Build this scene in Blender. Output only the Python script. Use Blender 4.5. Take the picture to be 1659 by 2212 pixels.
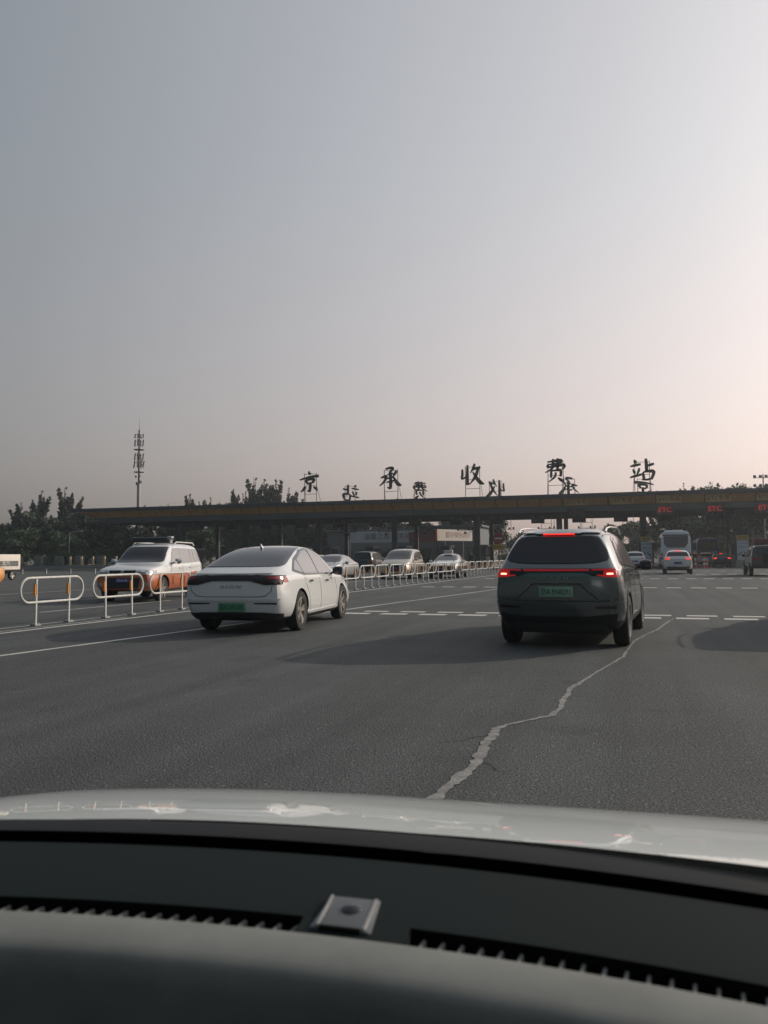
import bpy, bmesh, math, random
from mathutils import Vector, Matrix
from mathutils.bvhtree import BVHTree

R = math.radians
random.seed(7)
scene = bpy.context.scene
for o in list(bpy.data.objects):
    bpy.data.objects.remove(o)
col = scene.collection

# ------------------------------------------------------------------ camera
# world: +Y runs along the carriageway towards the toll plaza, +X to the right
CAM_H = 1.30
cam_d = bpy.data.cameras.new('camera')
cam_d.sensor_fit = 'HORIZONTAL'
cam_d.sensor_width = 36.0
cam_d.lens = 36.0 * 1722.0 / 1659.0
cam_d.clip_start = 0.02
cam_d.clip_end = 6000
cam_d.dof.use_dof = True
cam_d.dof.focus_distance = 14.0
cam_d.dof.aperture_fstop = 9.0
cam = bpy.data.objects.new('camera', cam_d)
col.objects.link(cam)
yaw, pitch, roll = R(17.0), math.atan((1203 - 1106) / 1722.0), R(0.5)
Fv = Vector((-math.sin(yaw) * math.cos(pitch), math.cos(yaw) * math.cos(pitch), math.sin(pitch)))
Rv = Vector((math.cos(yaw), math.sin(yaw), 0))
Uv = Rv.cross(Fv)
Rr = Rv * math.cos(roll) - Uv * math.sin(roll)
Ur = Uv * math.cos(roll) + Rv * math.sin(roll)
m3 = Matrix((Rr, Ur, -Fv)).transposed()
cam.matrix_world = Matrix.Translation((0, 0, CAM_H)) @ m3.to_4x4()
scene.camera = cam

# ------------------------------------------------------------------ sky and sun
HAZE = 0.0007
SUN_AZ, SUN_EL = R(48.0), R(24.0)          # azimuth to the right of +Y
world = bpy.data.worlds.new('World')
scene.world = world
world.use_nodes = True
wn, wl = world.node_tree.nodes, world.node_tree.links
wn.clear()
w_out = wn.new('ShaderNodeOutputWorld')
w_bg = wn.new('ShaderNodeBackground')
sky = wn.new('ShaderNodeTexSky')
sky.sky_type = 'NISHITA'
sky.sun_disc = False
sky.sun_elevation = SUN_EL
sky.sun_rotation = SUN_AZ
sky.altitude = 50
sky.air_density = 1.5
sky.dust_density = 4.0
sky.ozone_density = 1.0
w_gam = wn.new('ShaderNodeGamma')
w_gam.inputs['Gamma'].default_value = 0.55
w_bw = wn.new('ShaderNodeRGBToBW')
w_hsv = wn.new('ShaderNodeMixRGB')              # paler than a clean-air sky
w_hsv.inputs['Fac'].default_value = 0.42
w_mul = wn.new('ShaderNodeMixRGB')
w_mul.blend_type = 'MULTIPLY'
w_mul.inputs['Fac'].default_value = 1.0
w_mul.inputs['Color2'].default_value = (2.02, 1.985, 2.06, 1)
wl.new(sky.outputs['Color'], w_bw.inputs['Color'])
wl.new(w_bw.outputs['Val'], w_hsv.inputs['Color1'])
wl.new(sky.outputs['Color'], w_hsv.inputs['Color2'])
wl.new(w_hsv.outputs['Color'], w_gam.inputs['Color'])
wl.new(w_gam.outputs['Color'], w_mul.inputs['Color1'])
w_tc = wn.new('ShaderNodeTexCoord')
w_dot = wn.new('ShaderNodeVectorMath'); w_dot.operation = 'DOT_PRODUCT'
w_dot.inputs[1].default_value = (math.sin(SUN_AZ) * math.cos(SUN_EL), math.cos(SUN_AZ) * math.cos(SUN_EL), math.sin(SUN_EL))
wl.new(w_tc.outputs['Generated'], w_dot.inputs[0])
w_rng = wn.new('ShaderNodeMapRange'); w_rng.interpolation_type = 'SMOOTHSTEP'
w_rng.inputs['From Min'].default_value = -1.0; w_rng.inputs['From Max'].default_value = 0.95
wl.new(w_dot.outputs['Value'], w_rng.inputs['Value'])
w_away = wn.new('ShaderNodeMixRGB')            # the hazy sky dims and turns bluer away from the sun
w_away.inputs['Color1'].default_value = (0.0, 0.11, 0.15, 1); w_away.inputs['Color2'].default_value = (1.065, 1.03, 1.01, 1)
wl.new(w_rng.outputs['Result'], w_away.inputs['Fac'])
w_sep = wn.new('ShaderNodeSeparateXYZ'); wl.new(w_tc.outputs['Generated'], w_sep.inputs['Vector'])
w_el = wn.new('ShaderNodeMapRange'); w_el.inputs['From Max'].default_value = 0.43
wl.new(w_sep.outputs['Z'], w_el.inputs['Value'])
w_low = wn.new('ShaderNodeMixRGB')             # pinkish dust low down
w_low.inputs['Color1'].default_value = (1.11, 0.948, 0.93, 1); w_low.inputs['Color2'].default_value = (1, 1, 1, 1)
wl.new(w_el.outputs['Result'], w_low.inputs['Fac'])
w_m2 = wn.new('ShaderNodeMixRGB'); w_m2.blend_type = 'MULTIPLY'; w_m2.inputs['Fac'].default_value = 1.0
w_m3 = wn.new('ShaderNodeMixRGB'); w_m3.blend_type = 'MULTIPLY'; w_m3.inputs['Fac'].default_value = 1.0
wl.new(w_mul.outputs['Color'], w_m2.inputs['Color1']); wl.new(w_away.outputs['Color'], w_m2.inputs['Color2'])
wl.new(w_m2.outputs['Color'], w_m3.inputs['Color1']); wl.new(w_low.outputs['Color'], w_m3.inputs['Color2'])
wl.new(w_m3.outputs['Color'], w_bg.inputs['Color'])
w_bg.inputs['Strength'].default_value = 0.15
wl.new(w_bg.outputs['Background'], w_out.inputs['Surface'])

sun_d = bpy.data.lights.new('sun', 'SUN')
sun_d.energy = 2.6
sun_d.angle = R(0.6)
sun_d.color = (1.0, 0.86, 0.70)
sun = bpy.data.objects.new('sun', sun_d)
col.objects.link(sun)
sv = Vector((math.sin(SUN_AZ) * math.cos(SUN_EL), math.cos(SUN_AZ) * math.cos(SUN_EL), math.sin(SUN_EL)))
sun.rotation_euler = sv.to_track_quat('Z', 'Y').to_euler()
sun.location = sv * 200

scene.view_settings.view_transform = 'Standard'
scene.view_settings.look = 'None'
scene.view_settings.exposure = 0.0
scene.view_settings.gamma = 1.0
scene.view_settings.use_curve_mapping = False
scene.cycles.max_bounces = 7
scene.cycles.transparent_max_bounces = 12
scene.cycles.volume_bounces = 1

# ------------------------------------------------------------------ helpers
def tag(o, label=None, cat=None, group=None, kind=None):
    if label: o['label'] = label
    if cat: o['category'] = cat
    if group: o['group'] = group
    if kind: o['kind'] = kind
    return o

def empty(name, loc=(0, 0, 0), rz=0.0, label=None, cat=None, group=None):
    o = bpy.data.objects.new(name, None)
    col.objects.link(o)
    o.location = loc
    o.rotation_euler = (0, 0, rz)
    o.empty_display_size = 0.2
    return tag(o, label, cat, group)

def link_mesh(name, me, mats, parent=None, loc=None):
    o = bpy.data.objects.new(name, me)
    col.objects.link(o)
    if mats is not None:
        idx = [0] * len(me.polygons)
        me.polygons.foreach_get('material_index', idx)
        me.materials.clear()
        for m in (mats if isinstance(mats, (list, tuple)) else [mats]):
            me.materials.append(m)
        me.polygons.foreach_set('material_index', idx)
    if parent is not None: o.parent = parent
    if loc is not None: o.location = loc
    return o

def copy_tree(o, parent=None):
    c = o.copy()
    col.objects.link(c)
    c.parent = parent
    for ch in list(o.children):
        copy_tree(ch, c)
    return c

class MB:
    """collects vertices and faces, builds one mesh object"""
    def __init__(self):
        self.v, self.f, self.mi = [], [], []
    def add(self, vs, fs, mi=0):
        b = len(self.v)
        self.v += [tuple(p) for p in vs]
        for f in fs:
            self.f.append(tuple(b + i for i in f)); self.mi.append(mi)
        return self
    def box(self, c, s, rz=0.0, rx=0.0, ry=0.0, mi=0):
        M = Matrix.Translation(c) @ Matrix.Rotation(rz, 4, 'Z') @ Matrix.Rotation(ry, 4, 'Y') @ Matrix.Rotation(rx, 4, 'X')
        vs = [M @ Vector((sx * s[0] / 2, sy * s[1] / 2, sz * s[2] / 2)) for sx in (-1, 1) for sy in (-1, 1) for sz in (-1, 1)]
        return self.add(vs, [(0, 1, 3, 2), (4, 6, 7, 5), (0, 4, 5, 1), (2, 3, 7, 6), (0, 2, 6, 4), (1, 5, 7, 3)], mi)
    def cyl(self, p0, p1, r0, r1=None, n=12, mi=0, cap=True):
        p0, p1 = Vector(p0), Vector(p1)
        r1 = r0 if r1 is None else r1
        d = (p1 - p0).normalized()
        a = d.orthogonal().normalized(); b = d.cross(a)
        vs = []
        for k in range(n):
            t = 2 * math.pi * k / n
            u = a * math.cos(t) + b * math.sin(t)
            vs += [p0 + u * r0, p1 + u * r1]
        fs = [(2 * k, 2 * ((k + 1) % n), 2 * ((k + 1) % n) + 1, 2 * k + 1) for k in range(n)]
        if cap:
            fs += [tuple(2 * k for k in reversed(range(n))), tuple(2 * k + 1 for k in range(n))]
        return self.add(vs, fs, mi)
    def tube(self, pts, r, n=8, closed=False, mi=0):
        pts = [Vector(p) for p in pts]
        N = len(pts); vs = []; prev = None
        for i, p in enumerate(pts):
            if closed: d = pts[(i + 1) % N] - pts[i - 1]
            else: d = pts[min(i + 1, N - 1)] - pts[max(i - 1, 0)]
            d.normalize()
            a = d.orthogonal().normalized() if prev is None else (prev - d * prev.dot(d)).normalized()
            prev = a
            b = d.cross(a)
            rr = r[i] if isinstance(r, (list, tuple)) else r
            for k in range(n):
                t = 2 * math.pi * k / n
                vs.append(p + (a * math.cos(t) + b * math.sin(t)) * rr)
        fs = []
        for i in range(N if closed else N - 1):
            j = (i + 1) % N
            for k in range(n):
                l = (k + 1) % n
                fs.append((i * n + k, i * n + l, j * n + l, j * n + k))
        if not closed:
            fs += [tuple(reversed(range(n))), tuple((N - 1) * n + k for k in range(n))]
        return self.add(vs, fs, mi)
    def prism(self, poly, d0, d1, mi=0):
        """poly: list of 3D points, extruded from offset vector d0 to d1"""
        n = len(poly)
        vs = [Vector(p) + Vector(d0) for p in poly] + [Vector(p) + Vector(d1) for p in poly]
        fs = [tuple(range(n)), tuple(reversed(range(n, 2 * n)))] + [(i, n + i, n + (i + 1) % n, (i + 1) % n) for i in range(n)]
        return self.add(vs, fs, mi)
    def lathe(self, prof, n=32, axis='X', c=(0, 0, 0), mi=0):
        """prof: (radius, offset along axis)"""
        vs = []
        for k in range(n):
            t = 2 * math.pi * k / n
            for r, x in prof:
                p = (x, r * math.cos(t), r * math.sin(t)) if axis == 'X' else (r * math.cos(t), r * math.sin(t), x)
                vs.append((p[0] + c[0], p[1] + c[1], p[2] + c[2]))
        m = len(prof)
        fs = []
        for k in range(n):
            l = (k + 1) % n
            for i in range(m - 1):
                fs.append((k * m + i, l * m + i, l * m + i + 1, k * m + i + 1))
        return self.add(vs, fs, mi)
    def mesh(self, name, smooth=False, fix=True):
        me = bpy.data.meshes.new(name)
        me.from_pydata(self.v, [], self.f)
        me.polygons.foreach_set('material_index', self.mi)
        if fix:
            bm = bmesh.new(); bm.from_mesh(me)
            bmesh.ops.recalc_face_normals(bm, faces=bm.faces)
            bm.to_mesh(me); bm.free()
        if smooth:
            me.polygons.foreach_set('use_smooth', [True] * len(me.polygons))
            me.set_sharp_from_angle(angle=R(40))
        me.update()
        return me
    def build(self, name, mats, parent=None, smooth=False, loc=None, bevel=0.0, fix=True):
        me = self.mesh(name, smooth, fix)
        if bevel:
            bm = bmesh.new(); bm.from_mesh(me)
            bmesh.ops.bevel(bm, geom=list(bm.edges), offset=bevel, segments=2, affect='EDGES', profile=0.6, clamp_overlap=True)
            bm.to_mesh(me); bm.free()
            me.polygons.foreach_set('use_smooth', [True] * len(me.polygons))
            me.set_sharp_from_angle(angle=R(35))
        return link_mesh(name, me, mats, parent, loc)

# ------------------------------------------------------------------ materials
def mat(name, rgb, rough=0.6, metal=0.0, spec=0.5, coat=0.0, vary=0.0, vscale=6.0, bump=0.0, bscale=80.0, emit=None, estr=0.0, island=0.0, ior=None, coatr=0.05, detail=4.0, bdist=0.01):
    m = bpy.data.materials.new(name)
    m.use_nodes = True
    n, l = m.node_tree.nodes, m.node_tree.links
    p = n['Principled BSDF']
    p.inputs['Base Color'].default_value = (*rgb, 1)
    p.inputs['Roughness'].default_value = rough
    p.inputs['Metallic'].default_value = metal
    p.inputs['Specular IOR Level'].default_value = spec
    p.inputs['Coat Weight'].default_value = coat
    p.inputs['Coat Roughness'].default_value = coatr
    if ior: p.inputs['IOR'].default_value = ior
    tc = None
    if vary or bump:
        tc = n.new('ShaderNodeTexCoord')
    src = None
    if vary:
        nz = n.new('ShaderNodeTexNoise')
        nz.inputs['Scale'].default_value = vscale
        nz.inputs['Detail'].default_value = detail
        nz.inputs['Roughness'].default_value = 0.65
        l.new(tc.outputs['Object'], nz.inputs['Vector'])
        rp = n.new('ShaderNodeMapRange')
        rp.inputs['From Min'].default_value = 0.25; rp.inputs['From Max'].default_value = 0.75
        rp.inputs['To Min'].default_value = 1 - vary; rp.inputs['To Max'].default_value = 1 + vary
        l.new(nz.outputs['Fac'], rp.inputs['Value'])
        src = rp.outputs['Result']
    if island:
        g = n.new('ShaderNodeNewGeometry')
        rp2 = n.new('ShaderNodeMapRange')
        rp2.inputs['To Min'].default_value = 1 - island; rp2.inputs['To Max'].default_value = 1 + island
        l.new(g.outputs['Random Per Island'], rp2.inputs['Value'])
        if src is not None:
            mu = n.new('ShaderNodeMath'); mu.operation = 'MULTIPLY'
            l.new(src, mu.inputs[0]); l.new(rp2.outputs['Result'], mu.inputs[1]); src = mu.outputs[0]
        else:
            src = rp2.outputs['Result']
    if src is not None:
        vm = n.new('ShaderNodeVectorMath'); vm.operation = 'SCALE'
        vm.inputs[0].default_value = rgb
        l.new(src, vm.inputs['Scale'])
        l.new(vm.outputs['Vector'], p.inputs['Base Color'])
    if bump:
        nb = n.new('ShaderNodeTexNoise')
        nb.inputs['Scale'].default_value = bscale
        nb.inputs['Detail'].default_value = 3
        l.new(tc.outputs['Object'], nb.inputs['Vector'])
        b = n.new('ShaderNodeBump')
        b.inputs['Strength'].default_value = bump
        b.inputs['Distance'].default_value = bdist
        l.new(nb.outputs['Fac'], b.inputs['Height'])
        l.new(b.outputs['Normal'], p.inputs['Normal'])
    if emit:
        p.inputs['Emission Color'].default_value = (*emit, 1)
        p.inputs['Emission Strength'].default_value = estr
    return m

def asphalt_material():
    m = bpy.data.materials.new('asphalt')
    m.use_nodes = True
    n, l = m.node_tree.nodes, m.node_tree.links
    p = n['Principled BSDF']
    tc = n.new('ShaderNodeTexCoord')
    def noise(scale, detail=3.0, rough=0.6):
        a = n.new('ShaderNodeTexNoise')
        a.inputs['Scale'].default_value = scale; a.inputs['Detail'].default_value = detail; a.inputs['Roughness'].default_value = rough
        l.new(tc.outputs['Object'], a.inputs['Vector'])
        return a.outputs['Fac']
    def rng(src, a, b, c, d):
        q = n.new('ShaderNodeMapRange')
        for k, v in zip(('From Min', 'From Max', 'To Min', 'To Max'), (a, b, c, d)): q.inputs[k].default_value = v
        l.new(src, q.inputs['Value']); return q.outputs['Result']
    def mul(a, b):
        q = n.new('ShaderNodeMath'); q.operation = 'MULTIPLY'
        l.new(a, q.inputs[0]); l.new(b, q.inputs[1]); return q.outputs[0]
    fine = rng(noise(62, 2.5, 0.8), 0.34, 0.68, 0.15, 1.95)       # aggregate
    vor = n.new('ShaderNodeTexVoronoi'); vor.inputs['Scale'].default_value = 85
    l.new(tc.outputs['Object'], vor.inputs['Vector'])
    stone = rng(vor.outputs['Color'], 0.84, 0.97, 1.0, 2.8)         # a few pale stones
    patch = mul(rng(noise(0.35, 5, 0.6), 0.3, 0.7, 0.82, 1.18), rng(noise(1.1, 4, 0.55), 0.60, 0.74, 1.0, 0.72))          # wear
    st = n.new('ShaderNodeMapping'); st.inputs['Scale'].default_value = (1.6, 0.05, 1)
    l.new(tc.outputs['Object'], st.inputs['Vector'])
    tr = n.new('ShaderNodeTexNoise'); tr.inputs['Scale'].default_value = 1.0; tr.inputs['Detail'].default_value = 4
    l.new(st.outputs['Vector'], tr.inputs['Vector'])
    track = rng(tr.outputs['Fac'], 0.3, 0.7, 0.78, 1.20)            # wheel tracks along the lanes
    s = mul(mul(fine, stone), mul(patch, track))
    vm = n.new('ShaderNodeVectorMath'); vm.operation = 'SCALE'
    vm.inputs[0].default_value = (0.070, 0.077, 0.080)
    l.new(s, vm.inputs['Scale'])
    l.new(vm.outputs['Vector'], p.inputs['Base Color'])
    p.inputs['Roughness'].default_value = 0.82
    p.inputs['Specular IOR Level'].default_value = 0.35
    b = n.new('ShaderNodeBump'); b.inputs['Strength'].default_value = 0.55; b.inputs['Distance'].default_value = 0.006
    l.new(fine, b.inputs['Height'])
    l.new(b.outputs['Normal'], p.inputs['Normal'])
    return m

def worn_paint_material():
    m = mat('road_paint', (0.55, 0.55, 0.52), rough=0.7)
    n, l = m.node_tree.nodes, m.node_tree.links
    p = n['Principled BSDF']
    tc = n.new('ShaderNodeTexCoord')
    a = n.new('ShaderNodeTexNoise'); a.inputs['Scale'].default_value = 14; a.inputs['Detail'].default_value = 8; a.inputs['Roughness'].default_value = 0.75
    l.new(tc.outputs['Object'], a.inputs['Vector'])
    r = n.new('ShaderNodeValToRGB')
    r.color_ramp.elements[0].position = 0.30; r.color_ramp.elements[0].color = (0.13, 0.13, 0.125, 1)
    r.color_ramp.elements[1].position = 0.42; r.color_ramp.elements[1].color = (0.55, 0.55, 0.52, 1)
    l.new(a.outputs['Fac'], r.inputs['Fac']); l.new(r.outputs['Color'], p.inputs['Base Color'])
    return m

M = {}
M['asphalt'] = asphalt_material()
M['paint'] = worn_paint_material()
M['earth'] = mat('earth', (0.075, 0.075, 0.045), 0.95, vary=0.4, vscale=0.8)
M['seal'] = mat('crack_seal', (0.21, 0.21, 0.205), 0.75, vary=0.6, vscale=9, bump=0.5, bscale=60, detail=8)
M['white_car'] = mat('white_car_paint', (0.69, 0.71, 0.72), 0.25, coat=1.0, vary=0.03, vscale=3)
M['own_white'] = mat('own_car_paint', (0.68, 0.735, 0.735), 0.4, coat=1.0, coatr=0.02)
M['lamp_dim'] = mat('dim_lamp_strip', (0.22, 0.01, 0.015), 0.3, emit=(1.0, 0.02, 0.03), estr=0.16)
M['champagne'] = mat('champagne_paint', (0.215, 0.24, 0.243), 0.20, metal=0.8, coat=0.9, vary=0.04, vscale=3)
M['orange'] = mat('orange_paint', (0.42, 0.12, 0.05), 0.35, coat=0.8, vary=0.08, vscale=4)
M['amber_paint'] = mat('amber_paint', (0.58, 0.25, 0.05), 0.35, coat=0.7)
M['silver'] = mat('silver_paint', (0.42, 0.43, 0.45), 0.32, metal=0.5, coat=0.9)
M['beige_car'] = mat('beige_paint', (0.45, 0.41, 0.34), 0.32, metal=0.3, coat=0.9)
M['dark_car'] = mat('dark_car_paint', (0.035, 0.04, 0.045), 0.3, metal=0.2, coat=0.9)
M['olive_car'] = mat('grey_green_paint', (0.05, 0.06, 0.06), 0.35, coat=0.8)
M['blue_paint'] = mat('blue_paint', (0.06, 0.10, 0.24), 0.4, coat=0.5)
M['pale_blue'] = mat('pale_blue_paint', (0.30, 0.38, 0.50), 0.4, coat=0.5)
M['coach_white'] = mat('coach_paint', (0.62, 0.68, 0.74), 0.35, coat=0.8, vary=0.04)
M['black_trim'] = mat('black_plastic', (0.018, 0.019, 0.02), 0.5, vary=0.2, vscale=20)
M['gloss_black'] = mat('gloss_black', (0.008, 0.008, 0.009), 0.12, coat=0.6)
M['glass_dark'] = mat('tinted_glass', (0.012, 0.014, 0.022), 0.06, spec=0.5, coat=0.4)
M['glass_side'] = mat('reflective_side_glass', (0.42, 0.41, 0.41), 0.10, metal=0.75, spec=0.6)
M['glass_through'] = mat('pale_tinted_glass', (0.10, 0.105, 0.115), 0.08, spec=0.7, coat=0.5)
M['rubber'] = mat('tyre_rubber', (0.018, 0.018, 0.018), 0.85, vary=0.2, vscale=30)
M['rim'] = mat('alloy', (0.52, 0.50, 0.46), 0.3, metal=0.85)
M['chrome'] = mat('chrome', (0.75, 0.75, 0.75), 0.12, metal=1.0)
M['seam'] = mat('panel_gap', (0.05, 0.05, 0.052), 0.8)
M['lamp_dark'] = mat('smoked_lamp', (0.030, 0.006, 0.008), 0.12, coat=0.8)
M['lamp_red'] = mat('red_lamp', (0.30, 0.012, 0.015), 0.2, coat=0.8)
M['lamp_glow'] = mat('glowing_lamp', (0.4, 0.01, 0.01), 0.3, emit=(1.0, 0.018, 0.022), estr=0.24)
M['lamp_hot'] = mat('lit_brake_lamp', (0.5, 0.05, 0.03), 0.3, emit=(1.0, 0.022, 0.018), estr=1.5)
M['lamp_hot2'] = mat('lit_lamp_core', (0.8, 0.5, 0.4), 0.3, emit=(1.0, 0.42, 0.28), estr=2.6)
M['lamp_clear'] = mat('headlamp', (0.35, 0.37, 0.40), 0.12, metal=0.3, coat=1.0)
M['plate_green'] = mat('green_plate', (0.08, 0.28, 0.15), 0.5)
M['plate_pale'] = mat('pale_green_plate', (0.24, 0.40, 0.29), 0.5)
M['plate_blue'] = mat('blue_plate', (0.03, 0.05, 0.22), 0.5)
M['ink'] = mat('black_ink', (0.012, 0.02, 0.015), 0.6)
M['white_ink'] = mat('white_ink', (0.7, 0.7, 0.72), 0.6)
M['rail_white'] = mat('rail_paint', (0.55, 0.55, 0.53), 0.5, vary=0.15, vscale=9)
M['amber'] = mat('amber_reflector', (0.62, 0.23, 0.03), 0.4)
M['steel'] = mat('galvanised_steel', (0.33, 0.34, 0.34), 0.5, metal=0.4, vary=0.15)
M['canopy_dark'] = mat('canopy_trim', (0.040, 0.044, 0.054), 0.55, vary=0.15, vscale=0.6)
M['canopy_grey'] = mat('canopy_band', (0.075, 0.088, 0.098), 0.6, vary=0.12, vscale=0.5)
M['soffit'] = mat('canopy_soffit', (0.03, 0.033, 0.036), 0.7)
M['fascia'] = mat('ochre_fascia', (0.58, 0.31, 0.085), 0.55, vary=0.12, vscale=0.7)
M['etc_plate'] = mat('etc_plate', (0.66, 0.42, 0.17), 0.55, vary=0.08, vscale=2)
M['etc_ink'] = mat('brown_lettering', (0.06, 0.03, 0.015), 0.6)
M['column'] = mat('column_paint', (0.04, 0.043, 0.047), 0.6, vary=0.12, vscale=1.2)
M['char'] = mat('sign_character', (0.055, 0.048, 0.044), 0.6)
M['frame_steel'] = mat('frame_steel', (0.16, 0.17, 0.17), 0.6)
M['led_red'] = mat('red_led', (0.3, 0.02, 0.02), 0.5, emit=(1.0, 0.06, 0.045), estr=0.33)
M['device'] = mat('device_housing', (0.022, 0.023, 0.026), 0.6)
M['concrete'] = mat('concrete', (0.30, 0.29, 0.27), 0.9, vary=0.2, vscale=3, bump=0.2, bscale=40)
M['concrete_dark'] = mat('weathered_concrete', (0.15, 0.155, 0.15), 0.9, vary=0.2, vscale=3)
M['tan'] = mat('tan_masonry', (0.40, 0.32, 0.22), 0.85, vary=0.15, vscale=4)
M['booth'] = mat('booth_panel', (0.13, 0.15, 0.17), 0.5, vary=0.1)
M['wall_dark'] = mat('building_wall', (0.13, 0.15, 0.155), 0.7, vary=0.15, vscale=0.5)
M['maroon'] = mat('maroon_panel', (0.16, 0.045, 0.055), 0.6)
M['banner'] = mat('banner_cloth', (0.50, 0.53, 0.56), 0.8, vary=0.08, vscale=0.7)
M['banner_warm'] = mat('lit_banner_board', (0.72, 0.66, 0.60), 0.7, vary=0.05, vscale=1)
M['banner_ink'] = mat('banner_lettering', (0.12, 0.12, 0.16), 0.8)
M['banner_pink'] = mat('faded_red_lettering', (0.50, 0.30, 0.27), 0.8)
M['sign_red'] = mat('sign_red', (0.22, 0.02, 0.025), 0.5)
M['sign_yellow'] = mat('sign_yellow', (0.42, 0.27, 0.06), 0.6)
M['sign_white'] = mat('sign_white', (0.50, 0.53, 0.56), 0.6)
M['cone_red'] = mat('cone_red', (0.40, 0.07, 0.05), 0.6)
M['bark'] = mat('bark', (0.06, 0.05, 0.04), 0.9, vary=0.3, vscale=8)
M['leaf_dark'] = mat('dark_foliage', (0.022, 0.042, 0.022), 0.7, island=0.55, vary=0.35, vscale=0.35)
M['leaf_mid'] = mat('green_foliage', (0.046, 0.084, 0.034), 0.7, island=0.5, vary=0.35, vscale=0.35)
M['leaf_light'] = mat('bright_foliage', (0.085, 0.115, 0.035), 0.7, island=0.5, vary=0.3, vscale=0.5)
M['leaf_pop'] = mat('poplar_foliage', (0.030, 0.042, 0.022), 0.75, island=0.5, vary=0.3, vscale=0.5)
M['dash_shade_black'] = mat('dash_front_shade_plastic', (0.010, 0.017, 0.018), 0.8, spec=0.2, bump=0.15, bscale=900, bdist=0.001)  # shade on the dash front put into the colour, far darker than the ridge
M['dash_grey'] = mat('dash_soft_plastic', (0.165, 0.178, 0.172), 0.75, spec=0.3, vary=0.16, vscale=11, bump=0.2, bscale=900, bdist=0.001)
M['slot_black'] = mat('slot_black', (0.004, 0.004, 0.004), 0.9, spec=0.1)
M['cowl'] = mat('cowl_plastic', (0.012, 0.013, 0.014), 0.6, vary=0.2, vscale=12)
M['sensor'] = mat('sensor_cover', (0.10, 0.11, 0.115), 0.3, coat=0.3)
M['headliner'] = mat('headliner', (0.30, 0.29, 0.27), 0.9)
def clear_material():
    m = bpy.data.materials.new('clear_windscreen'); m.use_nodes = True
    n, l = m.node_tree.nodes, m.node_tree.links
    n.clear()
    o = n.new('ShaderNodeOutputMaterial'); t = n.new('ShaderNodeBsdfTransparent')
    t.inputs['Color'].default_value = (0.95, 0.965, 0.955, 1)
    l.new(t.outputs[0], o.inputs['Surface'])
    return m
M['clear'] = clear_material()

# ------------------------------------------------------------------ text
def text_mesh(s, size, extrude=0.004):
    cu = bpy.data.curves.new('lettering', 'FONT')
    cu.body = s; cu.size = size; cu.extrude = extrude
    cu.align_x = 'CENTER'; cu.align_y = 'CENTER'
    cu.resolution_u = 2
    o = bpy.data.objects.new('lettering_tmp', cu)
    col.objects.link(o)
    dg = bpy.context.evaluated_depsgraph_get()
    me = bpy.data.meshes.new_from_object(o.evaluated_get(dg))
    bpy.data.objects.remove(o); bpy.data.curves.remove(cu)
    return me

def lettering(s, size, material, parent, loc, rz=0.0, tilt=0.0, sx=1.0, extrude=0.004, name='lettering', thick=0.0):
    """upright text facing -Y of the parent when rz = 0"""
    me = text_mesh(s, size, extrude)
    o = link_mesh(name, me, material, parent, loc)
    o.rotation_euler = (R(90) + tilt, 0, rz)
    o.scale = (sx, 1, 1)
    return o

ORD = ['first', 'second', 'third', 'fourth', 'fifth', 'sixth', 'seventh', 'eighth', 'ninth', 'tenth', 'eleventh', 'twelfth', 'thirteenth', 'fourteenth', 'fifteenth', 'sixteenth', 'seventeenth', 'eighteenth', 'nineteenth', 'twentieth', 'twenty-first', 'twenty-second', 'twenty-third', 'twenty-fourth']

# ------------------------------------------------------------------ ground, carriageway and markings
def sheet(name, x0, x1, y0, y1, z, m, kind='structure'):
    me = MB().add([(x0, y0, z), (x1, y0, z), (x1, y1, z), (x0, y1, z)], [(0, 1, 2, 3)]).mesh(name)
    return tag(link_mesh(name, me, m), kind=kind)

sheet('ground', -2500, 2500, -2500, 2500, -0.012, M['earth'])
road = sheet('road', -95, 75, -60, 190, 0.0, M['asphalt'])
tag(road, 'dark grey asphalt of the wide toll plaza approach')

def strip_mesh(pts, w, z=0.004):
    """flat ribbon along plan points with given widths"""
    pts = [Vector((p[0], p[1], 0)) for p in pts]
    vs, fs = [], []
    for i, p in enumerate(pts):
        d = pts[min(i + 1, len(pts) - 1)] - pts[max(i - 1, 0)]
        d.normalize(); nrm = Vector((-d.y, d.x, 0))
        ww = w[i] if isinstance(w, (list, tuple)) else w
        vs += [(p.x - nrm.x * ww / 2, p.y - nrm.y * ww / 2, z), (p.x + nrm.x * ww / 2, p.y + nrm.y * ww / 2, z)]
    for i in range(len(pts) - 1):
        fs.append((2 * i, 2 * i + 2, 2 * i + 3, 2 * i + 1))
    return MB().add(vs, fs).mesh('strip')

def marking(pts, w, name='lane_line', m='paint', z=0.004):
    o = link_mesh(name, strip_mesh(pts, w, z), M[m], road)
    return o

def lin(p, q, n):
    return [(p[0] + (q[0] - p[0]) * k / n, p[1] + (q[1] - p[1]) * k / n) for k in range(n + 1)]

rl = lambda y: -11.30 + 0.0475 * (y - 12.0)                     # the railing's line across the plan
def wob(pts, a):
    return [(x + random.uniform(-a, a), y) for x, y in pts]
marking(wob(lin((rl(2) + 0.62, 2), (rl(86) + 0.62, 86), 60), 0.008), 0.13)
marking(wob(lin((rl(2) + 0.34, 2), (rl(15.5) + 0.34, 15.5), 14), 0.006), 0.05)
marking(wob(lin((rl(2) - 0.16, 2), (rl(86) - 0.16, 86), 60), 0.006), 0.06)
l2 = lambda y: -8.2 + 0.147 * (y - 8.9)
marking(wob(lin((l2(3), 3), (l2(45), 45), 60), 0.014), [random.uniform(0.07, 0.12) for _ in range(61)])
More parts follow.
